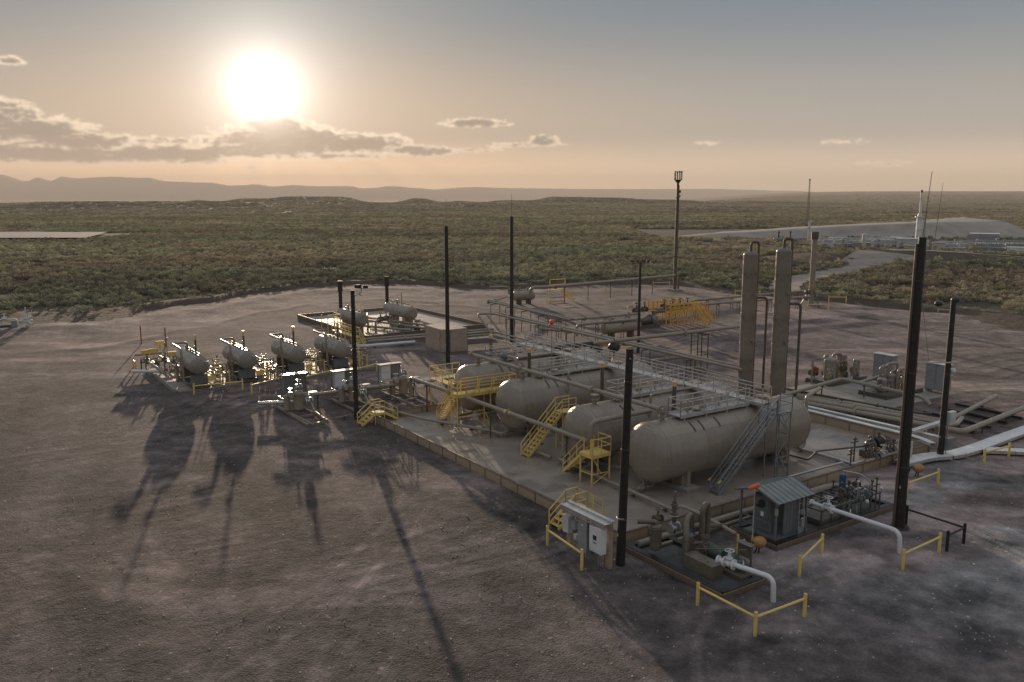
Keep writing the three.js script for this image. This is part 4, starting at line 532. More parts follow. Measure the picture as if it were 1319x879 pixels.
{ const t = thing('pump', 'dark pump and motor cluster left of the far yellow platform', 'pump', 53.8, 57.6); part(t, 'motor', M.pipeDark, (b) => b.cyl([-1.2, 1.1, 0], [0.8, 1.1, 0], 0.6, 0.6, 16).flange([0.85, 1.1, 0], [1, 0, 0], 0.75, 0.2)); part(t, 'casing', M.steelGrey, (b) => b.sph([1.6, 1.0, 0], 0.75, 1, 1.1, 0.8).cyl([1.6, 1, 0], [1.6, 2.4, 0], 0.3).flange([1.6, 2.3, 0], [1e-4, 1, 0], 0.5, 0.14)); part(t, 'base', M.pipeDark, (b) => b.box([0.2, 0.25, 0], [4.2, 0.5, 1.6])); part(t, 'valve', M.pipeDark, (b) => b.valve([-1.2, 2.5, 0.6], [1, 0, 0], 0.25).valve([0.4, 2.6, 0.6], [1, 0, 0], 0.22)); part(t, 'red_handle', M.red, (b) => b.torus([-2.6, 3.2, 0.3], [0, 1, 0.2], 0.4, 0.06)); }
{ const t = thing('yellow_gantry', 'dense yellow gantry of rails and stairs around the far valve rack', 'gantry', 57.4, 56.2), y = 2.1;
  part(t, 'deck', M.gantry, (b) => { b.box([3.2, y, 0], [7.2, 0.08, 1.0]); b.box([3.2, y, 4.6], [7.2, 0.08, 1.0]); b.box([0, y - 0.7, 2.3], [0.9, 0.08, 5.2]); }); for (const c of [-0.5, 0.5, 4.1, 5.1]) part(t, 'guard_rail', M.gantry, (b) => b.rail([[-0.4, y, c], [6.8, y, c]], 1.1, 0.9, 0.055)); for (const k of [-0.3, 1.1, 2.5, 3.9, 5.3, 6.7]) for (const c of [-0.45, 0.45, 4.15, 5.05]) part(t, 'leg', M.gantry, (b) => b.bar([k, 0, c], [k, y, c], 0.1)); part(t, 'kick_plate', M.gantry, (b) => { for (const c of [-0.5, 0.5, 4.1, 5.1]) b.box([3.2, y + 0.02, c], [7.2, 0.3, 0.05]); }); part(t, 'cross_tie', M.gantry, (b) => { for (const c of [-0.45, 4.15]) b.bar([-0.3, 0.9, c], [6.7, 0.9, c], 0.08).bar([-0.3, 0.3, c], [2, y, c], 0.07).bar([4.4, 0.3, c], [6.7, y, c], 0.07); });
  flight(t, [9.2, 0.1, 0], [6.9, y, 0], 0.9, 9, M.gantry); flight(t, [5.2, 0.1, -2.6], [5.2, y, -0.5], 0.9, 9, M.gantry, 'v');
  part(t, 'valve', M.pipeDark, (b) => { for (const k of [1, 2.6, 4, 5.4]) b.valve([k, 2.6, 2.4 - k * 0.1], [0, 0, 1], 0.24); }); part(t, 'manifold', M.pipe, (b) => b.cyl([-0.6, 2.4, 2.2], [6.6, 2.4, 2.2], 0.25).cyl([-0.2, 1.8, 3.2], [6.6, 1.8, 3.2], 0.22)); }
{ const t = thing('yellow_crossover', 'small yellow crossover platform on the far flare line', 'platform', 59.6, 90.6), y = 2.6; part(t, 'deck', M.yellow, (b) => b.box([1.6, y - 0.3, -1.6], [3.4, 0.08, 1.0])); part(t, 'guard_rail', M.yellow, (b) => b.rail([[-0.1, y - 0.3, -2.1], [3.3, y - 0.3, -2.1]], 1.9, 3.4, 0.07)); for (const k of [0, 3.2]) for (const c of [-2.05, -1.15]) part(t, 'leg', M.yellow, (b) => b.bar([k, 0, c], [k, y - 0.3, c], 0.1)); part(t, 'cross_tie', M.ochre, (b) => b.bar([0, 0.9, -2.05], [3.2, 0.9, -2.05], 0.12).bar([0, 0.2, -2.05], [3.2, 0.2, -2.05], 0.12)); flight(t, [5.4, 0.1, -1.6], [3.3, y - 0.3, -1.6], 0.9, 8, M.yellow); part(t, 'red_valve', M.red, (b) => b.sph([-0.4, 3.1, -4.2], 0.35).bar([-0.8, 3.1, -4.2], [0.6, 3.1, -4.2], 0.2)); }

// ---------- heater separators on the left ----------
const SEPU = [-10.5, -5.7, -0.4, 4.6], SN = ['leftmost white horizontal separator, beside the open pipe skid', 'white horizontal separator second from the left', 'white horizontal separator third from the left', 'rightmost white horizontal separator in the row, behind the left pole'];
const vesselM = mat(0.30, 0.275, 0.24, 0.36, 0, { per: 4 });
function separator(u, v, label, o = {}) {
  const t = thing('separator', label, 'separator', u, v), hc = 2.4, r = 0.95;
  part(t, 'shell', vesselM, (b) => b.vessel([0, hc, 0.2], [0, hc, 5.9], r, 0.5, 36)); for (const s of [1.2, 4.9]) part(t, 'saddle', M.pipeDark, (b) => b.box([0, 1.0, s], [1.4, 1.1, 0.24]));
  part(t, 'skid_base', M.pipeDark, (b) => { b.box([-0.75, 0.32, 3], [0.2, 0.3, 6.6]).box([0.75, 0.32, 3], [0.2, 0.3, 6.6]); for (const s of [-0.2, 1.5, 3, 4.5, 6.2]) b.box([0, 0.32, s], [1.6, 0.26, 0.2]); }); part(t, 'wind_skirt', M.steelGrey, (b) => b.box([0, 0.95, 0.55], [1.7, 1.0, 0.06]));
  part(t, 'gas_outlet', M.pipe, (b) => b.pipe([[0, hc + r, 4.6], [0, hc + r + 0.75, 4.6], [-1.5, hc + r + 0.75, 4.6], [-1.45, hc + r + 0.7, 1.1], [-1.35, 0.6, 1.0], [-0.5, 0.5, 1.0]], 0.11, 0.35)); part(t, 'top_line', M.pipe, (b) => b.pipe([[0.15, hc + r - 0.05, 5.6], [0.15, hc + r + 0.12, 5.5], [0.15, hc + r + 0.12, 0.6], [0.5, hc + r - 0.2, 0.2]], 0.1));
  part(t, 'relief_riser', M.pipeDark, (b) => b.cyl([0.05, hc + r - 0.1, 1.4], [0.05, hc + r + 1.5, 1.4], 0.1)); part(t, 'yellow_cap', M.yellow, (b) => b.cyl([0.05, hc + r + 1.45, 1.4], [0.05, hc + r + 1.95, 1.4], 0.13)); part(t, 'relief_valve', M.alu, (b) => b.sph([-0.12, hc + r + 0.75, 1.4], 0.17)); part(t, 'nozzle', M.tan, (b) => { for (const s of [2.4, 3.3, 5.2]) b.cyl([0, hc + r - 0.1, s], [0, hc + r + 0.35, s], 0.08).flange([0, hc + r + 0.32, s], [1e-4, 1, 0], 0.14, 0.06); });
  part(t, 'lifting_lug', M.alu, (b) => b.cyl([0.35, hc + 0.45, -0.22], [0.75, hc + 0.42, -0.5], 0.06)); part(t, 'level_column', M.pipe, (b) => b.pipe([[-0.85, hc + 0.5, 3.0], [-1.15, hc + 0.5, 3.0], [-1.15, hc - 0.6, 3.0], [-0.8, hc - 0.6, 3.0]], 0.06)); part(t, 'sign_plate', M.yellow, (b) => b.box([1.0, 1.1, -0.35], [0.75, 0.55, 0.04])); part(t, 'ladder', M.yellow, (b) => { for (const s of [1.5, 1.95]) b.bar([s, 0.1, 0.2], [s, 2.9, 0.4], 0.06); for (let k = 0; k < 8; k++) b.bar([1.5, 0.4 + k * 0.32, 0.22 + k * 0.02], [1.95, 0.4 + k * 0.32, 0.22 + k * 0.02], 0.045); });
  return t;
}
SEPU.forEach((u, k) => separator(u, 52.5, SN[k]));
function manifold(u, v, label, n, sd) { // small-bore pipework: lines along v, risers, valves and meters
  const t = thing('valve_manifold', label, 'pipework', u, v); seed = sd;
  for (let k = 0; k < n; k++) { const x = 0.25 + k * 2.1 / n + rr(-0.08, 0.08), y = rr(0.6, 1.9), a = rr(0, 0.9), e = rr(4.5, 6.6); part(t, 'pipe', k % 3 ? M.pipe : M.tan, (b) => b.pipe([[x, 0.15, a], [x, y, a], [x, y, e], [x + rr(-0.3, 0.3), y + rr(-0.4, 0.5), e + 0.4]], rr(0.05, 0.1))); part(t, 'valve', k % 2 ? M.tan : M.tan, (b) => b.valve([x, y, lerp(a, e, rr(0.1, 0.35))], [0, 0, 1], rr(0.09, 0.13)).valve([x, y, lerp(a, e, rr(0.5, 0.9))], [0, 0, 1], rr(0.08, 0.12))); }
  for (let k = 0; k < n + 2; k++) { const x = rr(0.2, 2.2), z = rr(0.1, 5), y = rr(1.2, 2.4); part(t, 'riser', M.pipe, (b) => b.cyl([x, 0.1, z], [x, y, z], 0.05).sph([x, y, z], 0.12).bar([x - 0.25, y - 0.3, z], [x + 0.3, y - 0.3, z], 0.08)); }
  for (let k = 0; k < 3; k++) part(t, 'cross_line', M.tan, (b) => b.pipe([[0.1, 0.9 + k * 0.35, 0.6 + k * 1.6], [2.3, 0.9 + k * 0.35, 0.6 + k * 1.6], [2.4, 0.2, 0.6 + k * 1.6]], 0.07)); part(t, 'skid_base', M.concrete, (b) => b.box([1.2, 0.1, 3], [2.3, 0.24, 6.4])); part(t, 'yellow_post', M.yellow, (b) => b.cyl([0.6, 0.1, -0.2], [0.6, 2.1, -0.2], 0.06).cyl([1.5, 0.1, -0.2], [1.5, 1.7, -0.2], 0.05).bar([0.6, 1.6, -0.2], [1.5, 1.6, -0.2], 0.05));
}
['valve pipework between the first and second separators', 'valve pipework between the second and third separators', 'valve pipework between the third and fourth separators', 'valve pipework right of the fourth separator, behind the left pole'].forEach((l, k) => manifold(SEPU[k] + 1.3, 52.6, l, 5, 100 + k * 31));
{ const t = thing('inlet_skid', 'open inlet pipe skid with yellow actuators left of the first separator', 'pipe skid', -12.6, 52.6);
  part(t, 'curb', M.concrete, (b) => b.box([-0.35, 0.15, 6.4], [0.22, 0.36, 13.2]).box([0.6, 0.08, 6.4], [1.7, 0.12, 13.0])); for (let k = 0; k < 5; k++) { const x = -0.5 + k * 0.75, y = [1.3, 0.9, 1.5, 1.1, 1.6][k]; part(t, 'pipe', k === 0 ? M.tan : M.pipe, (b) => b.pipe([[x, y, 13.6 - k * 0.4], [x, y, 7.4 - (k % 2) * 1.4], [x + 0.5, y - 0.5, 6.4 - (k % 2) * 1.4], [x + 0.8, 0.4, 6.2]], k === 0 ? 0.15 : 0.12)); part(t, 'valve', M.pipeDark, (b) => b.valve([x, y, 11.5 - k * 0.7], [0, 0, 1], 0.16)); }
  for (const [x, z, y] of [[-0.3, 13.4, 2.0], [0.5, 13.2, 2.1], [1.7, 15.6, 2.5], [2.3, 12.4, 1.7]]) part(t, 'yellow_actuator', M.yellow, (b) => b.box([x, y, z], [0.9, 0.45, 0.5]).cyl([x, y - 0.9, z], [x, y, z], 0.1)); part(t, 'cross_pipe', M.white, (b) => b.cyl([-2.4, 0.62, 10.2], [1.6, 0.62, 7.0], 0.17, 0.17, 14)); part(t, 'cross_pipe', M.pipe, (b) => b.cyl([-1.2, 1.5, 14.8], [3.4, 1.6, 14.0], 0.12).cyl([-1.0, 0.9, 13.2], [3.0, 0.9, 12.6], 0.1)); part(t, 'rack_leg', M.pipeDark, (b) => { for (const [x, z] of [[-0.9, 13], [-0.9, 10.4], [1.6, 13.4], [1.2, 9]]) b.bar([x, 0, z], [x, 1.4, z], 0.12).bar([x, 1.2, z], [x + 1.4, 1.2, z], 0.1); }); part(t, 'red_valve', M.red, (b) => b.sph([0.3, 1.05, 6.6], 0.22)); part(t, 'filter', M.tan, (b) => b.cyl([0.9, 0.2, 4.4], [0.9, 1.5, 4.4], 0.16).valve([0.6, 1.2, 5.2], [1, 0, 0], 0.13).valve([0.9, 1.6, 4.4], [0, 0, 1], 0.12)); part(t, 'gauge_post', M.tan, (b) => b.cyl([2.4, 0.2, 15.4], [2.4, 2.9, 15.4], 0.05).sph([2.4, 2.95, 15.4], 0.14).cyl([2.0, 0.2, 14.6], [2.0, 2.5, 14.6], 0.05).sph([2.0, 2.5, 14.6], 0.14)); }
{ const g = new MB(); g.box([-3, 0.03, 56], [19.5, 0.2, 8]); const o = struct('separator_slab', g.geo(), mat(0.24, 0.215, 0.2, 0.9, 0, { per: 5, bump: 0.02 })); o.position.copy(W(0, 0)); o.rotation.y = AL; }

// ---------- the far pad with its two fired vessels ----------
{ const b = new MB(); b.box([25, 0.05, 83], [19, 0.14, 25]); const o = struct('vessel_pad', b.geo(), mat(0.33, 0.285, 0.245, 0.6, 0, { per: 6, bump: 0.012 })); o.position.copy(W(0, 0)); o.rotation.y = AL; }
{ const t = thing('curb_wall', 'low brown curb around the pad of the two far vessels', 'curb', 15.4, 70.4); for (const [a, c] of [[[0, 0.3, 0], [0, 0.3, 25.2]], [[0, 0.3, 25.2], [19.2, 0.3, 25.2]], [[19.2, 0.3, 25.2], [19.2, 0.3, 0]], [[19.2, 0.3, 0], [0, 0.3, 0]]]) part(t, 'curb_side', M.plank, (m) => m.bar(a, c, 0.22, 0.6)); }
function firedVessel(u, v, L, label) {
  const t = thing('fired_vessel', label, 'vessel', u, v), h = 2.3, r = 0.9;
  part(t, 'shell', vesselM, (b) => b.vessel([0, h, 0.2], [0, h, L], r, 0.35, 32)); part(t, 'end_ring', M.tan, (b) => b.flange([0, h, -0.12], [0, 0, 1], 0.6, 0.14).flange([0, h, 0.25], [0, 0, 1], r + 0.05, 0.1)); for (const s of [1.6, L - 1.8]) part(t, 'saddle', M.tan, (b) => b.box([0, 0.85, s], [1.3, 1.5, 0.9]));
  part(t, 'fire_stack', M.black, (b) => b.cyl([0, h, L + 0.4], [0, h + 3.6, L + 0.4], 0.26, 0.26, 14).cyl([0, h + 3.2, L + 0.4], [0, h + 4.7, L + 0.4], 0.36, 0.36, 14)); part(t, 'burner_box', M.tan, (b) => b.box([0, h - 0.1, L + 0.5], [0.9, 1.0, 0.7])); part(t, 'vent', M.pipe, (b) => b.cyl([0, h + r, 3.4], [0, h + r + 1.9, 3.4], 0.06).cyl([0.1, h + r, 5], [0.1, h + r + 0.5, 5], 0.12).sph([0.1, h + r + 0.5, 5], 0.16)); part(t, 'crown_pipe', M.pipe, (b) => b.pipe([[0.2, h + r, 0.6], [0.2, h + r + 0.2, 0.7], [0.2, h + r + 0.2, L - 1], [0.2, h + r - 0.1, L - 0.6]], 0.09)); part(t, 'rail', M.yellow, (b) => b.rail([[0.6, h + r - 0.2, 1], [0.6, h + r - 0.2, 3]], 0.7, 1, 0.03)); return t;
}
firedVessel(16.5, 73.6, 7, 'fired vessel with black stack behind the left pole'); firedVessel(25.0, 75.2, 7.8, 'fired vessel with black stack on the far side, above the beige enclosure');
{ const t = thing('yellow_crossover', 'yellow footbridge with steps over the pipes in front of the far vessels', 'footbridge', 12.3, 64.6); part(t, 'deck', M.yellow, (b) => b.box([0, 1.3, 5.2], [0.9, 0.06, 7])); for (const s of [-0.45, 0.45]) part(t, 'guard_rail', M.yellow, (b) => b.rail([[s, 1.3, 1.7], [s, 1.3, 8.6]], 1.1, 1.2, 0.035)); flight(t, [0, 0.1, 0], [0, 1.3, 1.7], 0.9, 5, M.yellow, 'v'); for (const k of [1.8, 4.2, 6.4, 8.5]) for (const q of [-0.42, 0.42]) part(t, 'leg', M.yellow, (b) => b.bar([q, 0, k], [q, 1.3, k], 0.08)); part(t, 'tower_frame', M.yellow, (b) => { for (const s of [-0.9, 0.9]) for (const k of [8.8, 11]) b.bar([s, 0, k], [s, 3.2, k], 0.1); b.box([0, 2.2, 9.9], [1.9, 0.08, 2.3]); b.rail([[-0.9, 2.2, 8.8], [0.9, 2.2, 8.8], [0.9, 2.2, 11]], 1.1, 1, 0.035); }); }
for (const [l, a, b, h, r, m] of [['white pipe on the ground in front of the footbridge', [8.5, 65.0], [19.2, 63.6], 0.35, 0.2, M.white], ['brown pipe on the ground between far pad and enclosure, nearest', [14, 66.6], [31, 64.6], 0.5, 0.17], ['brown pipe on the ground between far pad and enclosure, farthest', [14, 68.4], [33, 66.2], 0.5, 0.17], ['pipe crossing the far vessel pad, left one', [17.8, 77.2], [21.8, 69.5], 0.9, 0.16], ['pipe crossing the far vessel pad, middle one', [20.0, 82.2], [23.8, 69.4], 1.0, 0.15], ['pipe crossing the far vessel pad, right one', [21.9, 84.0], [26.6, 69.2], 0.9, 0.16], ['bright pipe beside the far right vessel', [27.6, 80.5], [27.0, 71.4], 0.7, 0.15]]) pipeRun(l, [[a[0], h, a[1]], [b[0], h, b[1]]], r, { mat: m || M.pipe, supports: sup(3), flanges: [[0, 0.3]] });
{ const t = thing('pipework', 'goal-post pipe frame and valves between the far vessels', 'pipework', 18.6, 76.6); part(t, 'pipe', M.pipe, (b) => b.pipe([[0, 0.1, 0], [0, 2.6, 0], [-1.5, 2.2, -3.2]], 0.13, 0.3).pipe([[0.4, 0.1, -1.8], [0.4, 1.8, -1.8], [4, 1.8, 0.6], [4, 0.1, 0.6]], 0.15, 0.4)); part(t, 'valve', M.pipeDark, (b) => b.valve([1.6, 1.8, -0.9], [1, 0, 0.5], 0.2).valve([2.8, 1.8, -0.2], [1, 0, 0.5], 0.18).valve([3.4, 0.8, -3.6], [0, 0, 1], 0.2).valve([5.0, 0.8, -5.4], [0, 0, 1], 0.2)); }
{ // beige enclosure of steel panels with a lid
  const t = thing('panel_enclosure', 'beige box-shaped panel enclosure with cut corner behind the tall pole', 'enclosure', 19.3, 56.2), H = 2.75, o = [[0.9, 0], [3.4, 0.1], [3.5, 4.9], [0.2, 5.0], [0, 0.9]];
  o.forEach((p, k) => { const q = o[(k + 1) % o.length], L = Math.hypot(q[0] - p[0], q[1] - p[1]), n = Math.max(1, Math.round(L / 0.85)); for (let i = 0; i < n; i++) part(t, 'wall_panel', M.beige, (b) => { const f = (s) => [lerp(p[0], q[0], s), H / 2, lerp(p[1], q[1], s)]; b.bar(f((i + 0.012) / n), f((i + 0.988) / n), 0.07, H - 0.02); }); });
  part(t, 'frame', M.cap, (b) => o.forEach((p) => b.bar([p[0], 0, p[1]], [p[0], H - 0.03, p[1]], 0.09))); const s = new THREE.Shape(o.map((p) => new THREE.Vector2(p[0], p[1]))), g = new THREE.ExtrudeGeometry(s, { depth: 0.08, bevelEnabled: false }); g.rotateX(-Math.PI / 2); g.translate(0, H, 0); const m = new THREE.Mesh(metric(g), M.beige); m.name = 'lid'; t.add(m);
}
// ---------- meter skids and their cabinets ----------
function meterSkid(u, v, label) {
  const t = thing('meter_skid', label, 'meter skid', u, v); part(t, 'skid_rail', M.pipe, (b) => { for (const s of [-0.9, 0.9]) b.box([s, 0.2, 0], [0.14, 0.2, 8]); for (const k of [-3.8, -1, 1.5, 3.8]) b.box([0, 0.2, k], [1.7, 0.16, 0.14]); });
  part(t, 'meter_vessel', M.tan, (b) => b.vessel([0, 0.6, 0.4], [0, 2.0, 0.4], 0.42, 0.5, 20).flange([0, 1.9, 0.4], [1e-4, 1, 0], 0.55, 0.12)); part(t, 'filter_pot', M.tan, (b) => b.vessel([-0.9, 0.5, 0.9], [-0.9, 1.7, 0.9], 0.28, 0.5, 16)); part(t, 'valve', M.alu, (b) => b.valve([0, 2.5, 0.4], [1, 0, 0], 0.15).valve([-0.75, 1.9, 0.4], [0, 0, 1], 0.13).valve([0.8, 1.2, 0.2], [1, 0, 0], 0.17)); part(t, 'pipe', M.pipe, (b) => b.pipe([[0, 1.2, 0.4], [1.0, 1.2, 0.2], [1.0, 0.4, -0.6], [0.7, 0.4, -3.6]], 0.12).pipe([[-0.9, 1.2, 0.9], [-0.9, 1.2, 3.4], [-0.9, 0.3, 3.6]], 0.1)); part(t, 'transmitter', M.cab, (b) => b.box([1.2, 1.9, 0.2], [0.7, 0.16, 0.5]).cyl([1.2, 0.2, 0.2], [1.2, 1.85, 0.2], 0.05)); part(t, 'skid_plank', M.plank, (b) => b.box([0.9, 0.34, -2.2], [0.2, 0.08, 3.2])); return t;
}
meterSkid(-6.0, 37.0, 'meter skid at the left end of the low header pipe'); meterSkid(-0.8, 37.2, 'meter skid in the middle, just behind the left pole'); meterSkid(4.4, 37.4, 'meter skid nearest the yard, at the right end of the low header pipe');
pipeRun('long low header pipe across the three meter skids', [[-5.0, 1.35, 38.6], [6.6, 1.45, 37.7]], 0.16, { supports: ev(5), single: true, flanges: [[0, 0.03], [0, 0.35], [0, 0.62]] });
pipeRun('white bare pipe end pointing left at the left meter skid', [[-8.9, 1.0, 39.6], [-6.2, 1.0, 38.4]], 0.17, { mat: M.alu }); pipeRun('bright pipe leading from the meter skids behind the yellow platform', [[6.6, 1.1, 39.0], [13.5, 1.1, 39.6]], 0.24, { mat: M.alu, supports: sup(3) }); pipeRun('thin ground pipe in front of the meter skids', [[-4.2, 0.3, 33.6], [2.6, 0.3, 34.6]], 0.06, { supports: ev(4) }); pipeRun('low ground pipe in front of the left meter skid', [[-6.6, 0.3, 32.6], [-6.9, 0.3, 40.4]], 0.07);
function rackCabinet(u, v, label, open) { const t = thing('instrument_cabinet', label, 'cabinet', u, v); part(t, 'frame', M.steelGrey, (b) => { for (const s of [-0.2, 2.2]) b.bar([s, 0, 0], [s, 2.6, 0], 0.08); b.bar([-0.2, 2.6, 0], [2.2, 2.6, 0], 0.12, 0.08); b.bar([-0.2, 0.9, 0], [2.2, 0.9, 0], 0.08); }); part(t, 'sun_shade', M.alu, (b) => b.box([1.0, 2.66, -0.15], [2.5, 0.04, 0.8])); for (const [k, h2] of [[0, 0.72], [0.74, 0.72]]) part(t, 'door', open ? M.steelGrey : M.white, (b) => b.box([0.5, 1.2 + k + 0.3, -0.32], [0.95, h2, 0.06])); part(t, 'case', open ? M.cabGrey : M.cab, (b) => b.box([0.5, 1.78, -0.08], [1.0, 1.5, 0.4])); part(t, 'vent_panel', M.steelGrey, (b) => b.box([1.6, 1.8, 0], [1.05, 1.5, 0.14])); return t; }
rackCabinet(-5.6, 42.6, 'grey cabinet under a shade at the left meter skid, seen against the sun', true); rackCabinet(-1.0, 41.6, 'white two-door cabinet behind the middle meter skid'); rackCabinet(4.0, 42.0, 'white two-door cabinet by the right meter skid');

// ---------- electrical panel rack in front ----------
{ const t = thing('panel_rack', 'electrical panel rack with white and grey boxes between stile and front pole', 'electrical rack', -4.0, -1.9), B = (n, m, c, s) => part(t, n, m, (b) => b.box(c, s));
  for (const z of [0.1, 3.35]) part(t, 'post', M.wall, (b) => b.bar([0, 0, z], [0, 2.45, z], 0.34, 0.2)); part(t, 'strut', M.alu, (b) => { for (const y of [0.9, 1.35, 2.0]) b.box([-0.1, y, 1.7], [0.06, 0.08, 3.5]); }); B('hood', M.alu, [-0.28, 2.5, 1.7], [0.5, 0.05, 3.7]); B('hood', M.alu, [-0.5, 2.36, 1.7], [0.05, 0.26, 3.7]); B('gutter', M.alu, [0.05, 2.56, 1.7], [0.22, 0.09, 3.7]);
  const w = B('white_cabinet', M.white, [-0.38, 1.5, 0.55], [0.36, 1.35, 0.95]); part(w, 'display', M.glass, (b) => b.box([-0.575, 1.62, 0.58], [0.02, 0.24, 0.26])); part(w, 'nameplate', M.steelGrey, (b) => b.box([-0.572, 1.34, 0.6], [0.015, 0.07, 0.24])); B('panel_board', M.cabGrey, [-0.3, 1.35, 1.75], [0.3, 1.85, 0.72]); B('panel_board', M.steelGrey, [-0.24, 1.25, 1.24], [0.2, 1.7, 0.2]); B('disconnect', M.cabGrey, [-0.26, 1.6, 2.65], [0.24, 0.5, 0.4]); B('meter_box', M.cab, [-0.3, 1.5, 3.2], [0.3, 0.95, 0.5]); B('junction_box', M.cab, [-0.3, 2.15, 3.0], [0.3, 0.3, 0.4]); B('junction_box', M.cab, [-0.25, 0.95, 2.5], [0.2, 0.3, 0.2]);
  for (const z of [0.3, 0.45, 0.62, 1.5, 1.7, 1.95, 2.5, 2.75]) part(t, 'conduit', M.alu, (b) => b.pipe([[-0.22, 1.0, z], [-0.22, 0.12, z], [-0.22, -0.1, z]], 0.035)); part(t, 'label_plate', M.white, (b) => b.box([-0.46, 1.9, 1.75], [0.012, 0.06, 0.16])); part(t, 'red_tag', M.red, (b) => b.box([-0.53, 2.36, 1.2], [0.012, 0.07, 0.2])); }

// ---------- pump pads outside the front wall ----------
function padBox(label, u, v, du, dv, inner) { // liner-black pad inside a timber curb
  const t = thing('containment_pad', label, 'pad', u, v); part(t, 'floor', inner, (b) => b.box([du / 2, 0.07, -dv / 2], [du - 0.2, 0.14, dv - 0.2])); for (const [a, c] of [[[0, 0.13, 0], [du, 0.13, 0]], [[du, 0.13, 0], [du, 0.13, -dv]], [[du, 0.13, -dv], [0, 0.13, -dv]], [[0, 0.13, -dv], [0, 0.13, 0]]]) { part(t, 'curb_timber', M.plank, (b) => b.bar(a, c, 0.1, 0.34)); } part(t, 'liner', M.liner, (b) => { b.box([du / 2, 0.16, -0.24], [du - 0.3, 0.36, 0.36]); b.box([du / 2, 0.16, -dv + 0.24], [du - 0.3, 0.36, 0.36]); b.box([0.24, 0.155, -dv / 2], [0.36, 0.36, dv - 0.3]); b.box([du - 0.24, 0.155, -dv / 2], [0.36, 0.36, dv - 0.3]); }); return t;
}
padBox('timber-edged black lined pad under the front pump skid', -1.9, -0.5, 3.1, 7.1, M.pad); padBox('long timber-edged dark pad under the control shelter and the small-bore piping', 4.9, -2.0, 11.2, 3.3, M.pad);
{ const t = thing('pump_skid', 'front pump skid with tan filter pots, blue gauge and a green motor', 'pump skid', -0.4, -1.2);
  part(t, 'filter_pot', M.drk, (b) => b.vessel([-0.6, 0.5, -0.9], [-0.6, 1.7, -0.9], 0.32, 0.4, 20).flange([-0.6, 1.6, -0.9], [1e-4, 1, 0], 0.42, 0.1)); part(t, 'filter_pot', M.drk, (b) => b.vessel([0.5, 0.4, -2.2], [0.5, 1.4, -2.2], 0.3, 0.4, 18)); part(t, 'pipe', M.drk, (b) => { b.pipe([[-1.3, 1.9, -0.2], [-0.6, 1.95, -0.9], [-0.6, 1.6, -0.9]], 0.14, 0.3); b.pipe([[0.0, 0.4, -2.6], [0.0, 1.6, -2.5], [0.5, 2.15, -2.0], [1.3, 2.25, -1.6], [1.3, 0.3, -1.6]], 0.17, 0.35); b.pipe([[1.5, 0.2, -2.2], [1.5, 2.6, -2.2], [1.8, 2.9, -2.2], [2.0, 2.6, -2.1], [2.0, 0.3, -2.1]], 0.16, 0.4); b.pipe([[0.3, 0.8, -2.0], [1.6, 0.8, -2.4], [1.4, 0.8, -5.2]], 0.12, 0.3); }); part(t, 'relief_stack', M.drk, (b) => b.cyl([0.4, 1.2, -1.2], [0.4, 3.0, -1.2], 0.13).cyl([0.4, 3.0, -1.2], [0.45, 3.5, -1.2], 0.07).flange([0.4, 2.3, -1.2], [1e-4, 1, 0], 0.24, 0.12).flange([0.4, 2.8, -1.2], [1e-4, 1, 0], 0.2, 0.1)); part(t, 'valve', M.alu, (b) => b.valve([0.4, 1.5, -1.2], [1, 0, 0], 0.16)); part(t, 'valve', M.drk, (b) => b.valve([-0.1, 1.9, -0.5], [1, 0, 0], 0.13).valve([0.9, 0.9, -3.0], [1, 0, 0], 0.14)); part(t, 'blue_gauge', M.blue, (b) => b.cyl([0.9, 1.35, -2.1], [0.9, 1.35, -1.9], 0.18, 0.18, 14)); part(t, 'motor', M.green, (b) => { b.cyl([1.2, 0.75, -2.9], [1.15, 0.75, -4.1], 0.34, 0.34, 16); for (let k = 0; k < 8; k++) b.torus([1.18, 0.75, -3.0 - k * 0.14], [0, 0, 1], 0.345, 0.015, 16); }); part(t, 'pump', M.green, (b) => b.sph([1.1, 0.7, -4.6], 0.42, 1, 1, 0.9).cyl([1.1, 0.7, -4.4], [1.1, 0.7, -5.6], 0.2).flange([1.1, 0.7, -5.3], [0, 0, 1], 0.3, 0.12)); part(t, 'base_frame', M.drk, (b) => b.box([1.1, 0.25, -4.0], [1.1, 0.24, 3.6])); part(t, 'tank_box', M.drk, (b) => b.box([-0.2, 0.5, -3.9], [0.75, 0.75, 2.0])); part(t, 'stand', M.drk, (b) => { for (const k of [-4.4, -5.2]) b.bar([1.9, 0, k], [1.9, 1.5, k], 0.08); b.box([1.9, 1.5, -4.8], [0.4, 0.06, 1.0]); b.box([1.9, 1.15, -4.8], [0.1, 0.7, 0.8]); }); part(t, 'small_bore', M.drk, (b) => { for (let k = 0; k < 5; k++) b.pipe([[0.2 + k * 0.25, 0.2, -3 - k * 0.5], [0.2 + k * 0.25, 1.0 + 0.1 * k, -3 - k * 0.5], [0.7 + k * 0.2, 1.0 + 0.1 * k, -3.4 - k * 0.45]], 0.03, 0.1, 6); }); part(t, 'discharge_line', M.drk, (b) => b.pipe([[1.3, 1.2, -1.0], [2.2, 1.1, -1.0], [4.5, 0.7, -1.2]], 0.13)); }
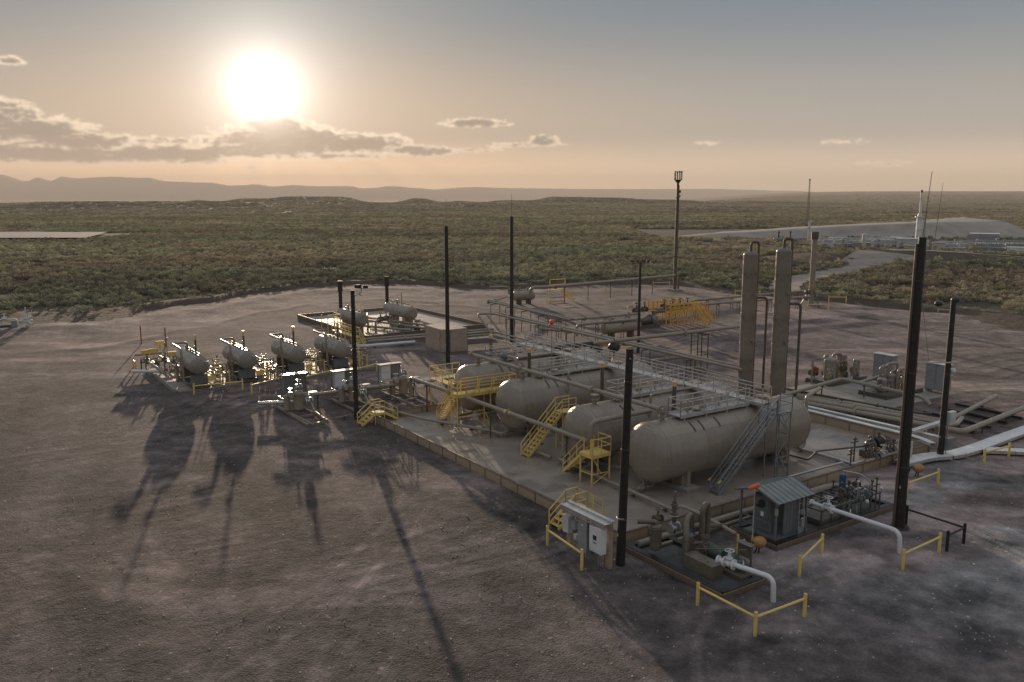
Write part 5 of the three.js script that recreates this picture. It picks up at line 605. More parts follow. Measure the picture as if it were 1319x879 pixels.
function drainPipe(u, v, u2, v2, label) { // white pipe with a gate valve and a down-turned end
  const t = thing('drain_pipe', label, 'white pipe', u, v), x = u2 - u, z = v2 - v, d = [x, 0, z]; part(t, 'pipe', M.white, (b) => b.pipe([[-x * 0.2, 1.2, -z * 0.2], [x, 1.2, z], [x * 1.02, -0.05, z * 1.02]], 0.125, 0.45, 14)); part(t, 'valve', M.white, (b) => b.valve([x * 0.04, 1.2, z * 0.04], d, 0.15)); part(t, 'flange', M.white, (b) => b.flange([-x * 0.2, 1.2, -z * 0.2], d, 0.22, 0.1)); part(t, 'vent_cock', M.white, (b) => b.cyl([x * 0.35, 1.2, z * 0.35], [x * 0.35, 1.55, z * 0.35], 0.035)); }
drainPipe(-0.5, -6.6, 0.0, -9.0, 'white drain pipe with a valve bending down by the corner bollards'); drainPipe(10.0, -4.6, 10.2, -9.1, 'white drain pipe with a valve bending down before the tallest pole');
{ // control shelter
  const t = thing('control_shelter', 'grey open-fronted control shelter with a ribbed gable roof', 'shelter', 5.5, -4.7), P = (n, m, c, s) => part(t, n, m, (b) => b.box(c, s));
  for (const [x, z] of [[0.05, 0.05], [0.05, 2.5], [2.65, 0.05], [2.65, 2.5]]) part(t, 'post', M.steelGrey, (b) => b.bar([x, 0.1, z], [x, 2.5, z], 0.1));
  for (const s of [0, 1]) { const r = part(t, 'roof', M.roof, (b) => { b.bar([-0.25, 2.98, s ? 1.35 : 1.21], [2.95, 2.98, s ? 1.35 : 1.21], 0.02, 0.02); }); for (let k = 0; k < 8; k++) part(r, 'roof_sheet', M.roof, (b) => { const a = [-0.03 + k * 0.4 - 0.02, 3.0, 1.28], c = [a[0], 2.46, s ? 2.85 : -0.3]; b.bar(a, c, 0.385, 0.03); b.bar([a[0] + 0.19, 3.02, 1.28], [a[0] + 0.19, 2.48, c[2]], 0.03, 0.05); }); }
  for (const x of [-0.2, 2.95]) part(t, 'gable', M.shed, (b) => b.bar([x, 2.96, 1.28], [x, 2.42, -0.3], 0.04, 0.12).bar([x, 2.96, 1.28], [x, 2.42, 2.85], 0.04, 0.12)); const c = P('control_cabinet', M.shed, [0.75, 1.3, 1.4], [0.5, 2.1, 1.1]); part(c, 'door', M.shed, (b) => b.box([0.48, 1.65, 1.4], [0.05, 1.1, 0.95])); part(c, 'lower_door', M.shed, (b) => b.box([0.48, 0.62, 1.4], [0.05, 0.8, 0.95])); part(c, 'notice', M.white, (b) => b.box([0.448, 1.3, 1.32], [0.012, 0.26, 0.2])); part(c, 'fan_grille', M.black, (b) => b.cyl([0.38, 1.9, 1.35], [0.46, 1.9, 1.35], 0.22, 0.22, 14).box([0.42, 1.72, 1.5], [0.08, 0.12, 0.4]));
  P('back_wall', M.shed, [2.2, 1.35, 1.28], [0.05, 2.2, 2.2]); for (let k = 0; k < 5; k++) P('side_panel', M.shed, [1.05 + k * 0.27, 1.3, 0.22], [0.25, 2.1, 0.06]); part(t, 'guard', M.steelGrey, (b) => b.rail([[0.05, 0.2, 0.4], [0.05, 0.2, 2.4]], 0.9, 1, 0.022)); part(t, 'conduit', M.alu, (b) => b.pipe([[2.3, 2.3, -0.02], [2.3, 1.8, -0.02], [2.42, 1.4, -0.02], [2.42, 0.2, -0.02]], 0.04).pipe([[2.0, 2.3, 0.02], [2.0, 0.2, 0.02]], 0.03)); P('box', M.alu, [2.3, 0.8, 0.0], [0.16, 0.5, 0.12]); P('floor_frame', M.steelGrey, [1.4, 0.19, 1.28], [2.9, 0.1, 2.7]); part(t, 'box', M.alu, (b) => b.box([0.0, 1.9, 0.0], [0.12, 0.4, 0.14])); }
{ const t = thing('windsock', 'orange windsock on a thin pole with a yellow foot by the control shelter', 'windsock', 4.1, -4.3); part(t, 'pole', M.galv, (b) => b.cyl([0, 0, 0], [0, 3.55, 0], 0.035, 0.03, 8)); part(t, 'yellow_foot', M.yellow, (b) => b.cyl([0, 0, 0], [0, 0.75, 0], 0.055)); part(t, 'sock', M.orange, (b) => b.cyl([0.2, 3.6, -0.08], [-0.34, 3.44, 0.14], 0.125, 0.08, 14)); part(t, 'hoop', M.galv, (b) => b.torus([0.2, 3.6, -0.08], [0.95, 0.26, -0.37], 0.13, 0.013)); }
function hoseStation(u, v, label) { const t = thing('hose_station', label, 'hose station', u, v); part(t, 'post', M.yellow, (b) => b.cyl([0, 0, 0], [0, 1.15, 0], 0.06).bar([0, 0.6, 0], [0.7, 0.75, 0], 0.06)); part(t, 'hose', M.black, (b) => b.torus([0.4, 0.5, 0], [0.3, 0, 1], 0.36, 0.05, 20).torus([0.62, 0.28, -0.25], [0.6, 0.2, 1], 0.42, 0.04, 20)); part(t, 'cover', M.ochre, (b) => b.sph([1.15, 0.62, -0.5], 0.42, 1, 0.72, 0.85, 14)); part(t, 'cover_stand', M.pipeDark, (b) => b.cyl([1.15, 0, -0.5], [1.15, 0.5, -0.5], 0.05)); part(t, 'red_handle', M.red, (b) => b.box([0.1, 1.0, 0.3], [0.15, 0.1, 0.1])); }
hoseStation(2.8, -4.4, 'yellow hose post with black coil and orange cover by the windsock'); hoseStation(21.9, -2.1, 'yellow hose post with black coil and orange cover behind the tallest pole');
{ const t = thing('injection_skid', 'dense small-bore piping with a blue pot on the right end of the long pad', 'pipework', 9.4, -4.9); seed = 991;
  part(t, 'frame', M.pipeDark, (b) => { for (let k = 0; k < 7; k++) for (const z of [0.1, 2.2]) b.bar([k * 0.95, 0.1, z], [k * 0.95, 1.15, z], 0.07); for (const z of [0.1, 1.1, 2.2]) b.bar([0, 1.15, z], [5.8, 1.15, z], 0.1); for (let k = 0; k < 7; k++) b.bar([k * 0.95, 1.13, 0.1], [k * 0.95, 1.13, 2.2], 0.08); b.box([1.2, 0.35, 1.1], [2.2, 0.3, 1.9]); }); part(t, 'blue_pot', M.blue, (b) => b.vessel([3.6, 1.3, 1.3], [3.6, 2.3, 1.3], 0.2, 0.5, 16)); for (let k = 0; k < 16; k++) { const x = rr(2.2, 6), z = rr(0, 2.2), y = rr(1.0, 2.3); part(t, 'riser', k % 4 ? M.pipeDark : M.alu, (b) => b.cyl([x, 0.2, z], [x, y, z], 0.045).sph([x, y, z], 0.1).bar([x - 0.2, y * 0.8, z], [x + 0.35, y * 0.8, z], 0.06)); } for (let k = 0; k < 8; k++) { const x = rr(2, 6), z = rr(0, 2.2); part(t, 'valve', k % 2 ? M.pipeDark : M.steelGrey, (b) => b.valve([x, rr(0.6, 1.3), z], [1, 0, 0], 0.11)); } part(t, 'white_gauge', M.white, (b) => b.sph([4.2, 0.9, 0], 0.13).sph([6.3, 1.2, 0.4], 0.12)); part(t, 'hose', M.alu, (b) => b.pipe([[4.6, 2.2, 2.0], [5.3, 2.1, 1.0], [5.8, 1.2, 0.6]], 0.035, 0.5)); }
{ const t = thing('corner_manifold', 'valve manifold with a dark yellow-banded motor inside the yard corner', 'manifold', 23.6, 0.9); seed = 1441; part(t, 'motor', M.black, (b) => { b.cyl([0.6, 1.2, 0.6], [2.0, 1.2, 0.6], 0.38, 0.38, 16); for (let k = 0; k < 6; k++) b.torus([0.7 + k * 0.2, 1.2, 0.6], [1, 0, 0], 0.385, 0.02); }); part(t, 'yellow_band', M.yellow, (b) => b.torus([1.4, 1.2, 0.6], [1, 0, 0], 0.4, 0.05).bar([0, 0.85, 0.1], [2.4, 0.85, 0.1], 0.07)); part(t, 'pump', M.pipeDark, (b) => b.sph([0.1, 1.1, 0.6], 0.45)); part(t, 'base', M.pipeDark, (b) => b.box([1, 0.5, 0.6], [2.8, 0.5, 1.1])); for (let k = 0; k < 9; k++) { const x = rr(-2.8, 2.4), z = rr(-1.6, 0.8), y = rr(1.2, 2.4); part(t, 'riser', M.pipeDark, (b) => b.cyl([x, 0.1, z], [x, y, z], 0.06).sph([x, y, z], 0.14).bar([x - 0.4, y - 0.25, z], [x + 0.4, y - 0.25, z], 0.08)); } for (let k = 0; k < 5; k++) part(t, 'valve', k % 2 ? M.alu : M.pipeDark, (b) => b.valve([-2 + k, 1.1, -1.2 + 0.1 * k], [1, 0, 0], 0.14)); part(t, 'pipe', M.pipe, (b) => b.pipe([[-3.4, 1.0, -1.3], [2.2, 1.0, -1.2], [2.4, 0.3, -1.2]], 0.1)); part(t, 'grey_box', M.cab, (b) => b.box([0.3, 1.5, -2.1], [0.65, 1.0, 0.4]).bar([0.3, 0, -2.1], [0.3, 1, -2.1], 0.08)); }

// ---------- bollard rails ----------
function bollardRail(pts, label, m = M.yellow, h = 1.12) { const [u, v] = pts[0], t = thing('guard_barrier', label, 'barrier', u, v); for (const p of pts) part(t, 'post', m, (b) => b.cyl([p[0] - u, -0.2, p[1] - v], [p[0] - u, h, p[1] - v], 0.085, 0.085, 12).sph([p[0] - u, h, p[1] - v], 0.085, 1, 0.5, 1, 10)); for (let k = 0; k < pts.length - 1; k++) { const a = pts[k], c = pts[k + 1]; part(t, 'bar', m, (b) => b.cyl([a[0] - u, h - 0.22, a[1] - v], [c[0] - u, h - 0.22, c[1] - v], 0.062, 0.062, 10)); } return t; }
for (const [l, ...p] of [['yellow pipe barrier in front of the electrical panel rack', [-4.9, 2.3], [-5.3, -1.2]], ['yellow pipe barrier before the orange hose cover', [3.3, -8.0], [6.6, -6.9]], ['yellow corner barrier around the white drain pipe in front', [-3.2, -7.25], [-3.25, -10.7], [0, -10.8]], ['yellow pipe barrier beside the white pipe end on the right', [8.33, -10.5], [12.0, -10.35]], ['yellow pipe barrier behind the tallest pole', [18.7, -4.4], [22.5, -4.3]], ['yellow pipe barrier by the pale cable tray on the right', [29.6, -3.7], [32.6, -3.95]], ['yellow pipe barrier in front of the first separator', [-11.7, 50.4], [-7.2, 49.8]], ['yellow pipe barrier in front of the second separator', [-7.0, 47.6], [-3.0, 49.6]], ['yellow pipe barrier in front of the third separator', [-2.4, 47.8], [2.2, 50]], ['yellow pipe barrier in front of the fourth separator', [3.1, 48.6], [7.7, 50.6]], ['short yellow barrier alone at the far left of the pipe skid', [-13.9, 68.0], [-14.1, 65.6]]]) bollardRail(p, l);
bollardRail([[14.38, -7], [14.39, -10.4], [12.6, -10.45]], 'black corner barrier to the right of the tallest pole', M.black);
const far = (x, z) => { const dx = x - 7.3, dz = -(z + 45.3); return [dx * CA + dz * SA, -dx * SA + dz * CA]; };
for (const [l, a, b2] of [['far yellow barrier right of the slim light pole', [18.2, -166], [22.6, -166.5]], ['far yellow barrier just right of the flare stack foot', [27, -152], [32.5, -152]], ['far yellow barrier left of the two towers', [42.6, -162], [47, -161]], ['far yellow barrier nearest the vent mast', [56.8, -152], [59.9, -152]], ['far yellow barrier under the vent mast braces', [49, -141.5], [53, -141.8]], ['far yellow barrier at the left foot of the flare stack', [29.5, -178], [33, -178]]]) bollardRail([far(...a), far(...b2)], l, M.yellow, 1.3);
for (const [l, u, v] of [['red marker post farthest to the left', -9.9, 84.2], ['red marker post behind the inlet skid', -7.7, 80.4]]) { const t = thing('marker_post', l, 'marker', u, v); part(t, 'post', M.red, (b) => b.cyl([0, 0, 0], [0, 2.3, 0], 0.075, 0.075, 10)); part(t, 'cap', M.red, (b) => b.sph([0, 2.3, 0], 0.08)); }

// ---------- compressor skid, grey boxes, pipes and trays on the right ----------
{ const b = new MB(); b.box([42.8, 0.05, 14.4], [10.6, 0.3, 10.6]); const o = struct('equipment_slab', b.geo(), M.concrete); o.position.copy(W(0, 0)); o.rotation.y = AL; }
function skidPots(label, u, v, list, sd) { const t = thing('compressor_skid', label, 'skid', u, v); seed = sd; part(t, 'base', M.pipeDark, (b) => b.box([1.6, 0.4, 0], [6, 0.4, 3]).box([1.6, 0.25, 1.4], [6.2, 0.2, 0.2]).box([1.6, 0.25, -1.4], [6.2, 0.2, 0.2])); for (const [x, z, r, h] of list) part(t, 'pot', vesselM, (b) => b.vessel([x, 0.7, z], [x, h, z], r, 0.5, 20).flange([x, h - 0.15, z], [1e-4, 1, 0], r * 1.1, 0.1)); for (let k = 0; k < 4; k++) { const x = rr(-0.8, 3.6), z = rr(-1, 1), y = rr(2, 3.2); part(t, 'pipe', M.tan, (b) => b.pipe([[x, 0.6, z], [x, y, z], [x + rr(0.8, 1.6), y, z + rr(-0.6, 0.6)], [x + 1.4, 0.6, z]], 0.14, 0.35)); } for (let k = 0; k < 9; k++) { const x = rr(-1, 4), z = rr(-1.3, 1.3), y = rr(1.2, 2.6); part(t, 'valve', k % 2 ? M.tan : M.pipeDark, (b) => b.valve([x, y * 0.6, z], [1, 0, 0], 0.16).cyl([x, 0.5, z], [x, y, z], 0.05)); } return t; }
{ const t = skidPots('tan compressor skid with pots and a red panel left of the big grey box', 42.9, 19.0, [[0.4, 0, 0.62, 2.5], [3.2, 0.6, 0.5, 2.6], [4.0, -0.6, 0.35, 2.2]], 555); part(t, 'red_panel', M.red, (b) => b.box([-1.6, 1.7, 0.2], [0.22, 0.5, 0.5])); part(t, 'panel_stand', M.tan, (b) => b.bar([-1.9, 0.2, 0.4], [-1.9, 2.6, 0.4], 0.14)); }
skidPots('small tan filter skid in front of the big grey box', 42.4, 12.6, [[0, 0, 0.45, 1.7], [1.8, 0.2, 0.4, 1.9], [3.2, -0.4, 0.4, 1.6]], 777);
{ const t = thing('control_box', 'tall grey box standing right behind the compressor skid', 'control box', 48.2, 16.0); part(t, 'case', M.cabGrey, (b) => b.box([0, 1.75, 0], [0.9, 2.5, 2.1])); for (const z of [-0.85, 0.85]) part(t, 'leg', M.cabGrey, (b) => b.box([0, 0.3, z], [0.8, 0.6, 0.25])); part(t, 'roof', M.cab, (b) => b.box([0, 3.04, 0], [1.05, 0.08, 2.25])); part(t, 'door', M.cabGrey, (b) => b.box([-0.47, 1.75, 0.52], [0.03, 2.3, 0.95]).box([-0.47, 1.75, -0.52], [0.03, 2.3, 0.95])); part(t, 'label_plate', M.red, (b) => b.box([-0.49, 2.5, -0.85], [0.02, 0.2, 0.16])); copyOf(t, 'grey box on two legs at the far right edge of the slab', 47.9, 10.2); }
pipeRun('raised tan pipe bending over the slab in front of the compressor skid', [[28.6, 1.4, 14.3], [40.4, 1.5, 15.6], [39.6, 1.5, 6.8], [39.4, 1.0, 6.0]], 0.17, { supports: [[0, 0.3], [0, 0.7], [1, 0.3], [1, 0.8]], flanges: [[1, 0.5]], single: true });
pipeRun('tan branch pipe from the bend towards the big grey box', [[40.2, 1.5, 13.6], [45.0, 1.6, 14.0], [45.0, 0.6, 14.0]], 0.17);
for (const [l, u0, v0, u1, v1, u2, v2, h, r] of [['lowest tan ground line turning right along the cable tray', 31.9, 12.7, 34.2, 0.3, 46, 1.4, 0.75, 0.22], ['second tan ground line beside the cable tray', 33.0, 13.2, 35.4, 1.6, 38.2, 2.6, 0.75, 0.2], ['third tan ground line, with a bright bare end', 33.8, 15.4, 35.2, 2.6, 49, 5.2, 0.7, 0.2], ['fourth tan ground line nearest the compressor skid', 34.6, 16.6, 36.6, 3.4, 38.0, 3.2, 0.6, 0.16]]) pipeRun(l, [[u0 - 0.9, h, v0 + 4.5], [u1, h, v1], [u2, h, v2]], r, { supports: [[0, 0.15], [0, 0.4], [0, 0.65], [0, 0.9], [1, 0.3], [1, 0.7]], flanges: [[0, 0.5]], bend: 0.7 });
for (const [k, l] of [[0, 'dark line between the second white tray and the tan ground lines'], [1, 'dark line squeezed between the tan ground lines'], [2, 'dark line behind the tan ground lines, nearest the slab'], [3, 'dark line along the slab edge under the raised tan pipe']]) pipeRun(l, [[31.6 + k * 1.35, 0.45 + 0.12 * (k % 2), 19.5], [33.4 + k * 1.35, 0.45 + 0.12 * (k % 2), 3.2 + k], [35 + k * 1.3, 0.4, 2.6 + k]], 0.1, { mat: M.pipeDark, flanges: [[0, 0.3], [0, 0.75]], supports: [[0, 0.2], [0, 0.5], [0, 0.8]] });
for (const [v, l] of [[9.2, 'low pipe loop with a valve between the two nearest tanks'], [17.4, 'low pipe loop with a valve between the second and third tanks'], [25.3, 'low pipe loop with a valve between the third and farthest tanks']]) { const t = pipeRun(l, [[7.0, 0.5, v - 0.8], [7.0, 1.3, v - 0.8], [7.4, 1.3, v - 0.2], [19.0, 1.3, v - 0.2], [19.4, 0.5, v]], 0.13, { supports: [[2, 0.2], [2, 0.5], [2, 0.8]], flanges: [[2, 0.35]] }); part(t, 'valve', M.pipeDark, (b) => b.valve([2.0, 1.3, 0.6], [1, 0, 0], 0.17)); }
pipeRun('thin dark line beside the long ground lines on the right', [[36.6, 0.35, 1.0], [47.5, 0.35, 2.6]], 0.1, { mat: M.pipeDark });
for (let k = 0; k < 4; k++) { const t = thing('sleeper', ['dark sleeper under the right ground lines, nearest', 'dark sleeper under the right ground lines, second', 'dark sleeper under the right ground lines, third', 'dark sleeper under the right ground lines, farthest'][k], 'sleeper', 36.8 + k * 2.6, 3.2); part(t, 'beam', M.liner, (b) => b.bar([0, 0.18, -2.4], [0.4, 0.18, 3.6], 0.2, 0.2)); part(t, 'clip', M.pipeDark, (b) => b.bar([0.1, 0.32, -1.0], [0.25, 0.32, 1.2], 0.12, 0.06)); }
function tray(label, pts, w, h, n) { // cable tray under white lids, one lid after another
  const [u, v] = pts[0], t = thing('cable_tray', label, 'cable tray', u, v), raw = pts.map((p) => [p[0] - u, p[1] - v]), q = raw.length > 3 ? new THREE.CatmullRomCurve3(raw.map((p) => new THREE.Vector3(p[0], 0, p[1])), false, 'centripetal').getSpacedPoints(60).map((p) => [p.x, p.z]) : raw;
  const cum = [0]; for (let k = 1; k < q.length; k++) cum.push(cum[k - 1] + Math.hypot(q[k][0] - q[k - 1][0], q[k][1] - q[k - 1][1])); const Lt = cum[cum.length - 1], at = (s) => { let k = 1; while (k < q.length - 1 && cum[k] < s) k++; const f = (s - cum[k - 1]) / (cum[k] - cum[k - 1]); return [lerp(q[k - 1][0], q[k][0], f), h, lerp(q[k - 1][1], q[k][1], f)]; };
  for (let i = 0; i < n; i++) { const a = at(Lt * i / n + 0.012), c = at(Lt * (i + 1) / n - 0.012); part(t, 'tray_lid', M.tray, (b) => b.bar([a[0], h + (i % 2) * 0.004, a[2]], [c[0], h + (i % 2) * 0.004, c[2]], w, 0.05)); part(t, 'side_rail', M.galv, (b) => { const d = [c[0] - a[0], c[2] - a[2]], l = Math.hypot(...d), e = [-d[1] / l * (w / 2 - 0.03), d[0] / l * (w / 2 - 0.03)]; for (const s of [-1, 1]) b.bar([a[0] + s * e[0], h - 0.13, a[2] + s * e[1]], [c[0] + s * e[0], h - 0.13, c[2] + s * e[1]], 0.03, 0.2); }); if (i % 2 === 0) part(t, 'stand', M.galv, (b) => b.bar([a[0], 0, a[2]], [a[0], h - 0.2, a[2]], 0.08)); }
}
tray('white cable tray along the top of the right yard wall', [[29.35, 13.5], [29.35, 1.2], [28.6, -0.4]], 0.5, 0.92, 11); tray('second white cable tray beyond the right yard wall', [[31.0, 13.8], [31.3, 0.4]], 0.42, 0.75, 9); tray('short white cable tray joining the two long trays', [[29.7, 2.0], [34.4, 2.2]], 0.42, 1.15, 4);
tray('broad white cable tray sweeping from the yard corner to the right edge', [[24.0, -0.75], [27.0, -1.0], [29.0, -1.7], [31.5, -1.85], [36, -1.65], [42.6, -1.35], [52, -0.6]], 1.15, 0.4, 24); tray('branch of the broad white cable tray turning towards the camera', [[32.0, -2.2], [33.0, -3.0], [34.6, -4.6], [37.5, -6.2], [42, -7.4]], 0.9, 0.36, 10);

// ---------- far left wellhead ----------
{ const t = thing('wellhead', 'white wellhead tree standing alone at the far left edge of the pad', 'wellhead', ...far(-70.4, -122.4)); part(t, 'tree', M.white, (b) => { b.cyl([0, 0, 0], [0, 2.1, 0], 0.2).cyl([0, 2.1, 0], [0, 3.1, 0], 0.08); for (const k of [0.5, 1.0, 1.5]) b.flange([0, k, 0], [1e-4, 1, 0], 0.36, 0.14); }); for (const [k, s] of [[0.6, 1], [1.2, -1], [1.6, 1]]) part(t, 'valve', M.white, (b) => b.valve([s * 0.5, k, 0.1], [1, 0, 0], 0.15)); part(t, 'box', M.cabGrey, (b) => b.box([-1.5, 0.6, 0.9], [0.7, 1.2, 0.6]));
  const s = thing('wellhead_skid', 'low white and grey skid at the far left picture edge', 'skid', ...far(-75.5, -122.5)); part(s, 'vessel', M.white, (b) => b.vessel([-1.6, 1.3, 0], [0, 1.3, 0], 0.6, 0.5, 16)); part(s, 'pipe', M.white, (b) => b.pipe([[0, 1.2, 0], [3.2, 1.2, -0.6], [3.2, 0.2, -0.6]], 0.12).valve([1.6, 1.3, -0.3], [1, 0, 0], 0.16)); part(s, 'base', M.pipeDark, (b) => b.box([0.6, 0.3, -0.2], [4.6, 0.3, 1.5])); }

// ---------- the gas plant in the distance ----------
const fp = (name, label, cat, x, z, fn, group) => { const t = new THREE.Group(); t.name = numbered(name); t.position.set(x, terrain(x, z), z); t.rotation.y = -Math.atan2(x, -z); tag(t, label, cat, group); scene.add(t); fn(t); return t; };
const fx = (px, d) => [(px - 659.5) / 1100 * d, -d];
{ const [x, z] = fx(1180, 330); fp('process_tower', 'white tapering tower with antenna in the distant plant, behind the tallest pole', 'tower', x, z, (t) => { part(t, 'lower_shell', M.white, (b) => b.cyl([0, 0, 0], [0, 11, 0], 1.15, 1.0, 16)); part(t, 'middle_shell', M.white, (b) => b.cyl([0, 11, 0], [0, 12.4, 0], 1.0, 0.6, 16)); part(t, 'upper_shell', M.white, (b) => b.cyl([0, 12.4, 0], [0, 20.3, 0], 0.42, 0.36, 12)); part(t, 'ladder', M.alu, (b) => b.box([1.5, 5, 0], [0.5, 9.6, 0.4])); part(t, 'platform', M.alu, (b) => b.cyl([0, 10.9, 0], [0, 11.3, 0], 1.7, 1.7, 12)); part(t, 'tip', M.black, (b) => b.cyl([0, 20.3, 0], [0, 21.2, 0], 0.4)); }); }
{ const [x, z] = fx(1037, 520); fp('lattice_mast', 'tall thin lattice mast on the skyline right of the towers', 'mast', x, z, (t) => { for (const [a, c] of [[-0.5, 0.3], [0.5, 0.3], [0, -0.5]]) part(t, 'leg', M.rust, (b) => b.cyl([a * 1.8, 0, c * 1.8], [a * 0.5, 28.5, c * 0.5], 0.12, 0.09, 6)); part(t, 'lattice', M.rust, (b) => { for (let k = 0; k < 16; k++) { const f = (q) => 1.8 - 1.3 * q / 16; b.bar([-0.5 * f(k), k * 1.78, 0.3 * f(k)], [0.5 * f(k + 1), (k + 1) * 1.78, 0.3 * f(k + 1)], 0.1).bar([0.5 * f(k), k * 1.78, 0.3 * f(k)], [-0.5 * f(k + 1), (k + 1) * 1.78, 0.3 * f(k + 1)], 0.1); } }); part(t, 'tip', M.black, (b) => b.box([0, 28.6, 0], [0.9, 0.9, 0.6])); }); }
{ const [x, z] = fx(1040, 345); fp('vent_tower', 'short pale vent tower at the left end of the distant plant', 'tower', x, z, (t) => { part(t, 'shell', M.cab, (b) => b.cyl([0, 0, 0], [0, 8.6, 0], 0.55, 0.5)); part(t, 'head', M.cab, (b) => b.box([0.2, 8.8, 0], [1.5, 0.9, 0.8]).box([-0.5, 6.4, 0], [0.8, 0.7, 0.6])); }); }
for (const [px, l] of [[1201, 'thin whip mast right of the white tower in the distant plant'], [1188, 'thinner whip mast close to the white tower in the distant plant']]) { const [x, z] = fx(px, 335); fp('whip_mast', l, 'mast', x, z, (t) => { part(t, 'rod', M.rust, (b) => b.cyl([0, 0, 0], [px > 1195 ? 1.4 : 0, px > 1195 ? 24 : 19, 0], 0.12, 0.07, 6)); part(t, 'foot', M.rust, (b) => b.box([0, 0.4, 0], [0.6, 0.9, 0.6])); }); }
const block = (px, d, w, h, dp, m, label, name, cat, roofM) => { const [x, z] = fx(px, d); fp(name, label, cat, x, z, (t) => { part(t, 'body', m, (b) => b.box([0, h / 2, 0], [w, h, dp])); part(t, 'roof', roofM || M.alu, (b) => b.box([0, h + 0.1, 0], [w + 0.3, 0.2, dp + 0.3])); part(t, 'door', M.cabGrey, (b) => b.box([-w * 0.25, h * 0.35, -dp / 2 - 0.04], [Math.min(1.2, w * 0.25), h * 0.7, 0.06])); }); };
const gauge = mat(0.55, 0.56, 0.58, 0.6);
block(1207, 300, 4.2, 3.0, 3, mat(0.62, 0.55, 0.47, 0.6), 'cream box building right of the tallest pole in the distant plant', 'plant_building', 'building'); block(1246, 300, 2.2, 3.0, 3, mat(0.6, 0.53, 0.46, 0.6), 'narrow cream box building in the right half of the distant plant', 'plant_building', 'building');
block(1265, 340, 10, 4.2, 8, M.cabGrey, 'long grey shed with flat pale roof right of the distant embankment crest', 'plant_building', 'building', M.white); block(1166, 318, 7, 3.4, 5, gauge, 'low white shed left of the white tower', 'plant_building', 'building', M.white); block(1152, 330, 4, 3.2, 4, M.cab, 'small white hut farther left of the white tower', 'plant_building', 'building', M.white); block(1110, 322, 7, 1.8, 4, M.cabGrey, 'low grey module in the left part of the distant plant', 'plant_building', 'building'); block(1311, 282, 7, 2.2, 4, M.white, 'white building cut by the right picture edge', 'plant_building', 'building', M.white); block(1133, 335, 9, 2.4, 5, M.cabGrey, 'long low canopy module in the middle of the distant plant', 'plant_building', 'building', M.tray);
{ const [x, z] = fx(1075, 335); fp('storage_bullet', 'white horizontal bullet tank at the left of the distant plant', 'tank', x, z, (t) => { part(t, 'shell', M.white, (b) => b.vessel([-2, 2.4, 0], [2, 2.4, 0], 0.85, 0.7, 18)); for (const s of [-1.4, 1.4]) part(t, 'saddle', M.cabGrey, (b) => b.box([s, 0.9, 0], [0.4, 1.8, 1.2])); }); }
{ const [x, z] = fx(1111, 318); fp('surge_tank', 'upright cream tank in the left half of the distant plant', 'tank', x, z, (t) => { part(t, 'shell', mat(0.62, 0.57, 0.5, 0.5), (b) => b.cyl([0, 0, 0], [0, 5, 0], 0.75, 0.75, 16)); part(t, 'head', M.cab, (b) => b.sph([0, 5, 0], 0.75, 1, 0.5, 1)); }); }
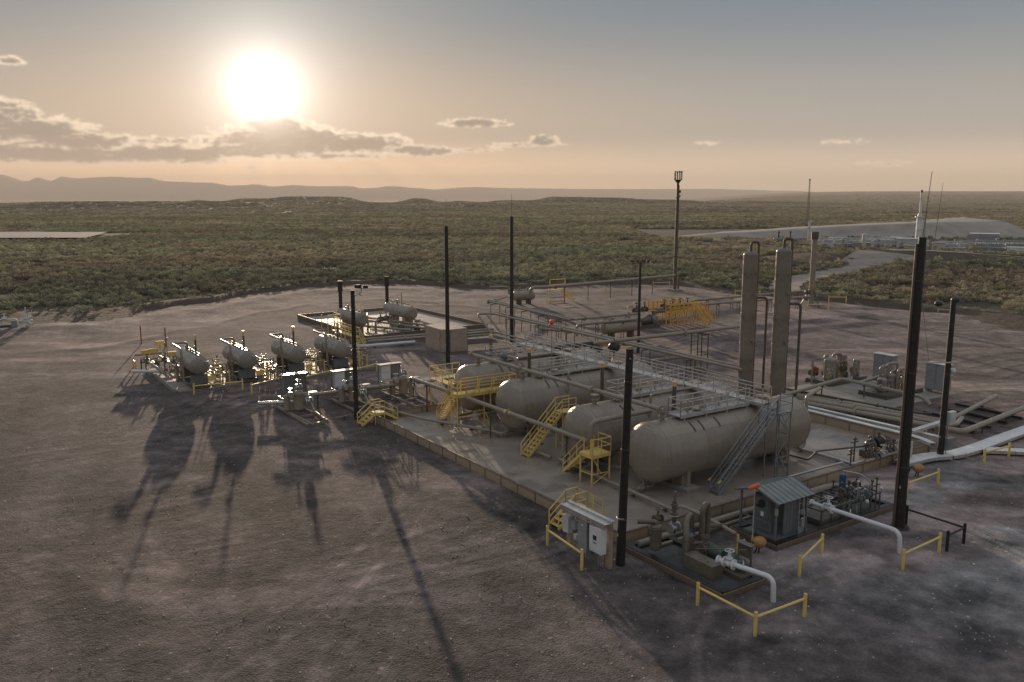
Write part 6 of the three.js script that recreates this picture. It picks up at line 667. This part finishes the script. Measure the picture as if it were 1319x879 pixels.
for (const [px, w, l] of [[1060, 9, 'far left'], [1090, 10, 'second from left'], [1130, 11, 'left of the white tower'], [1150, 9, 'just left of the white tower'], [1222, 8, 'between the two cream buildings'], [1262, 12, 'dark one right of the narrow cream building'], [1288, 14, 'largest dark one near the right edge'], [1308, 8, 'behind the white building at the right edge']]) {
  const d = px > 1200 ? 300 : 325, [x, z] = fx(px, d); seed = px; fp('process_module', 'process module of frames in the distant plant, ' + l, 'pipe rack', x, z, (t) => {
    const H = rr(2.6, 3.8), n = Math.round(w / 1.6), dk = px > 1250; part(t, 'frame', dk ? M.cabGrey : M.cab, (b) => { for (let k = 0; k <= n; k++) for (const c of [-2, 2]) b.bar([-w / 2 + w * k / n, 0, c], [-w / 2 + w * k / n, H * rr(0.8, 1.15), c], 0.22); for (const y of [H * 0.5, H]) for (const c of [-2, 2]) b.bar([-w / 2, y, c], [w / 2, y, c], 0.2); });
    for (let k = 0; k < 5; k++) part(t, 'pipe', k % 2 ? M.white : M.cabGrey, (b) => b.cyl([-w / 2 - 1, 0.8 + k * H * 0.18, -1.8 + k * 0.7], [w / 2 + 1, 0.8 + k * H * 0.18, -1.8 + k * 0.7], 0.18, 0.18, 8)); for (let k = 0; k < 4; k++) { const q = rr(-w / 2, w / 2), h2 = rr(1.2, 3.4); part(t, 'vessel', k % 2 ? M.cab : M.cabGrey, (b) => b.cyl([q, 0, rr(-1.5, 1.5)], [q, h2, 0], 0.45, 0.45, 10)); } });
}
[[1052, 330, 1.6, 2.6], [1068, 322, 2.4, 1.4], [1084, 318, 1.2, 3.4], [1098, 326, 3.4, 1.8], [1122, 318, 1.8, 2.6], [1142, 322, 3.0, 1.5], [1158, 312, 1.4, 2.4], [1172, 306, 3.6, 1.6], [1192, 312, 1.8, 2.9], [1217, 312, 3.4, 1.6], [1228, 318, 1.2, 3.2], [1238, 312, 2.4, 1.3], [1256, 318, 1.4, 3.0], [1272, 300, 3.2, 1.5], [1282, 318, 1.6, 3.4], [1296, 304, 2.6, 2.0]].forEach(([px, d, w, h], k) => {
  const [x, z] = fx(px, d), lab = ['pale round pot at the far left end of the distant plant', 'low white box right of the horizontal bullet, distant plant', 'tall slim grey pot left of the cream upright tank', 'long beige box left of the cream upright tank', 'fat pale pot right of the cream upright tank', 'long white box left of the small white hut, distant plant', 'slim grey pot right of the small white hut, distant plant', 'long beige box left of the white tower foot', 'pale pot hiding behind the tallest pole, distant plant', 'white box between the two cream box buildings', 'tall slim grey pot between the two cream box buildings', 'beige box left of the narrow cream building', 'pale pot right of the narrow cream building', 'white box under the long grey shed, distant plant', 'tall grey pot right of the long grey shed', 'beige box left of the white building at the edge'][k];
  fp(k % 2 ? 'equipment_box' : 'process_pot', lab, k % 2 ? 'equipment box' : 'process pot', x, z, (t) => { const m = [M.cab, M.white, M.cabGrey, M.beige][k % 4]; if (k % 2) { part(t, 'case', m, (b) => b.box([0, h / 2, 0], [w, h, 2])); part(t, 'lid', M.alu, (b) => b.box([0, h + 0.08, 0], [w + 0.2, 0.16, 2.2])); } else { part(t, 'shell', m, (b) => b.cyl([0, 0, 0], [0, h, 0], w * 0.35, w * 0.35, 14)); part(t, 'head', m, (b) => b.sph([0, h, 0], w * 0.35, 1, 0.5, 1, 12)); } part(t, 'outlet', M.alu, (b) => b.pipe([[w * 0.3, 0.2, 0.4], [w * 0.3 + 0.6, h * 0.7, 0.4], [w * 0.3 + 2.2, h * 0.7, 0.4]], 0.12)); });
});
for (const [px, l] of [[1003, 'left'], [1018, 'right']]) { const [x, z] = fx(px, 352); fp('line_heater', l + ' one of two dark line heaters with stacks beyond the towers', 'heater', x, z, (t) => { part(t, 'body', M.steelGrey, (b) => b.vessel([-2.2, 1.2, 0], [2.2, 1.2, 0], 0.8, 0.5, 14)); part(t, 'stack', M.black, (b) => b.cyl([-0.6, 1.5, 0], [-0.6, 4.2, 0], 0.3).cyl([-0.6, 3.9, 0], [-0.6, 4.6, 0], 0.45)); part(t, 'base', M.pipeDark, (b) => b.box([0, 0.2, 0], [4.6, 0.4, 1.4])); }); }

scene.traverse((o) => { if (o.isMesh) { o.castShadow = true; o.receiveShadow = true; } });
renderer.render(scene, camera);
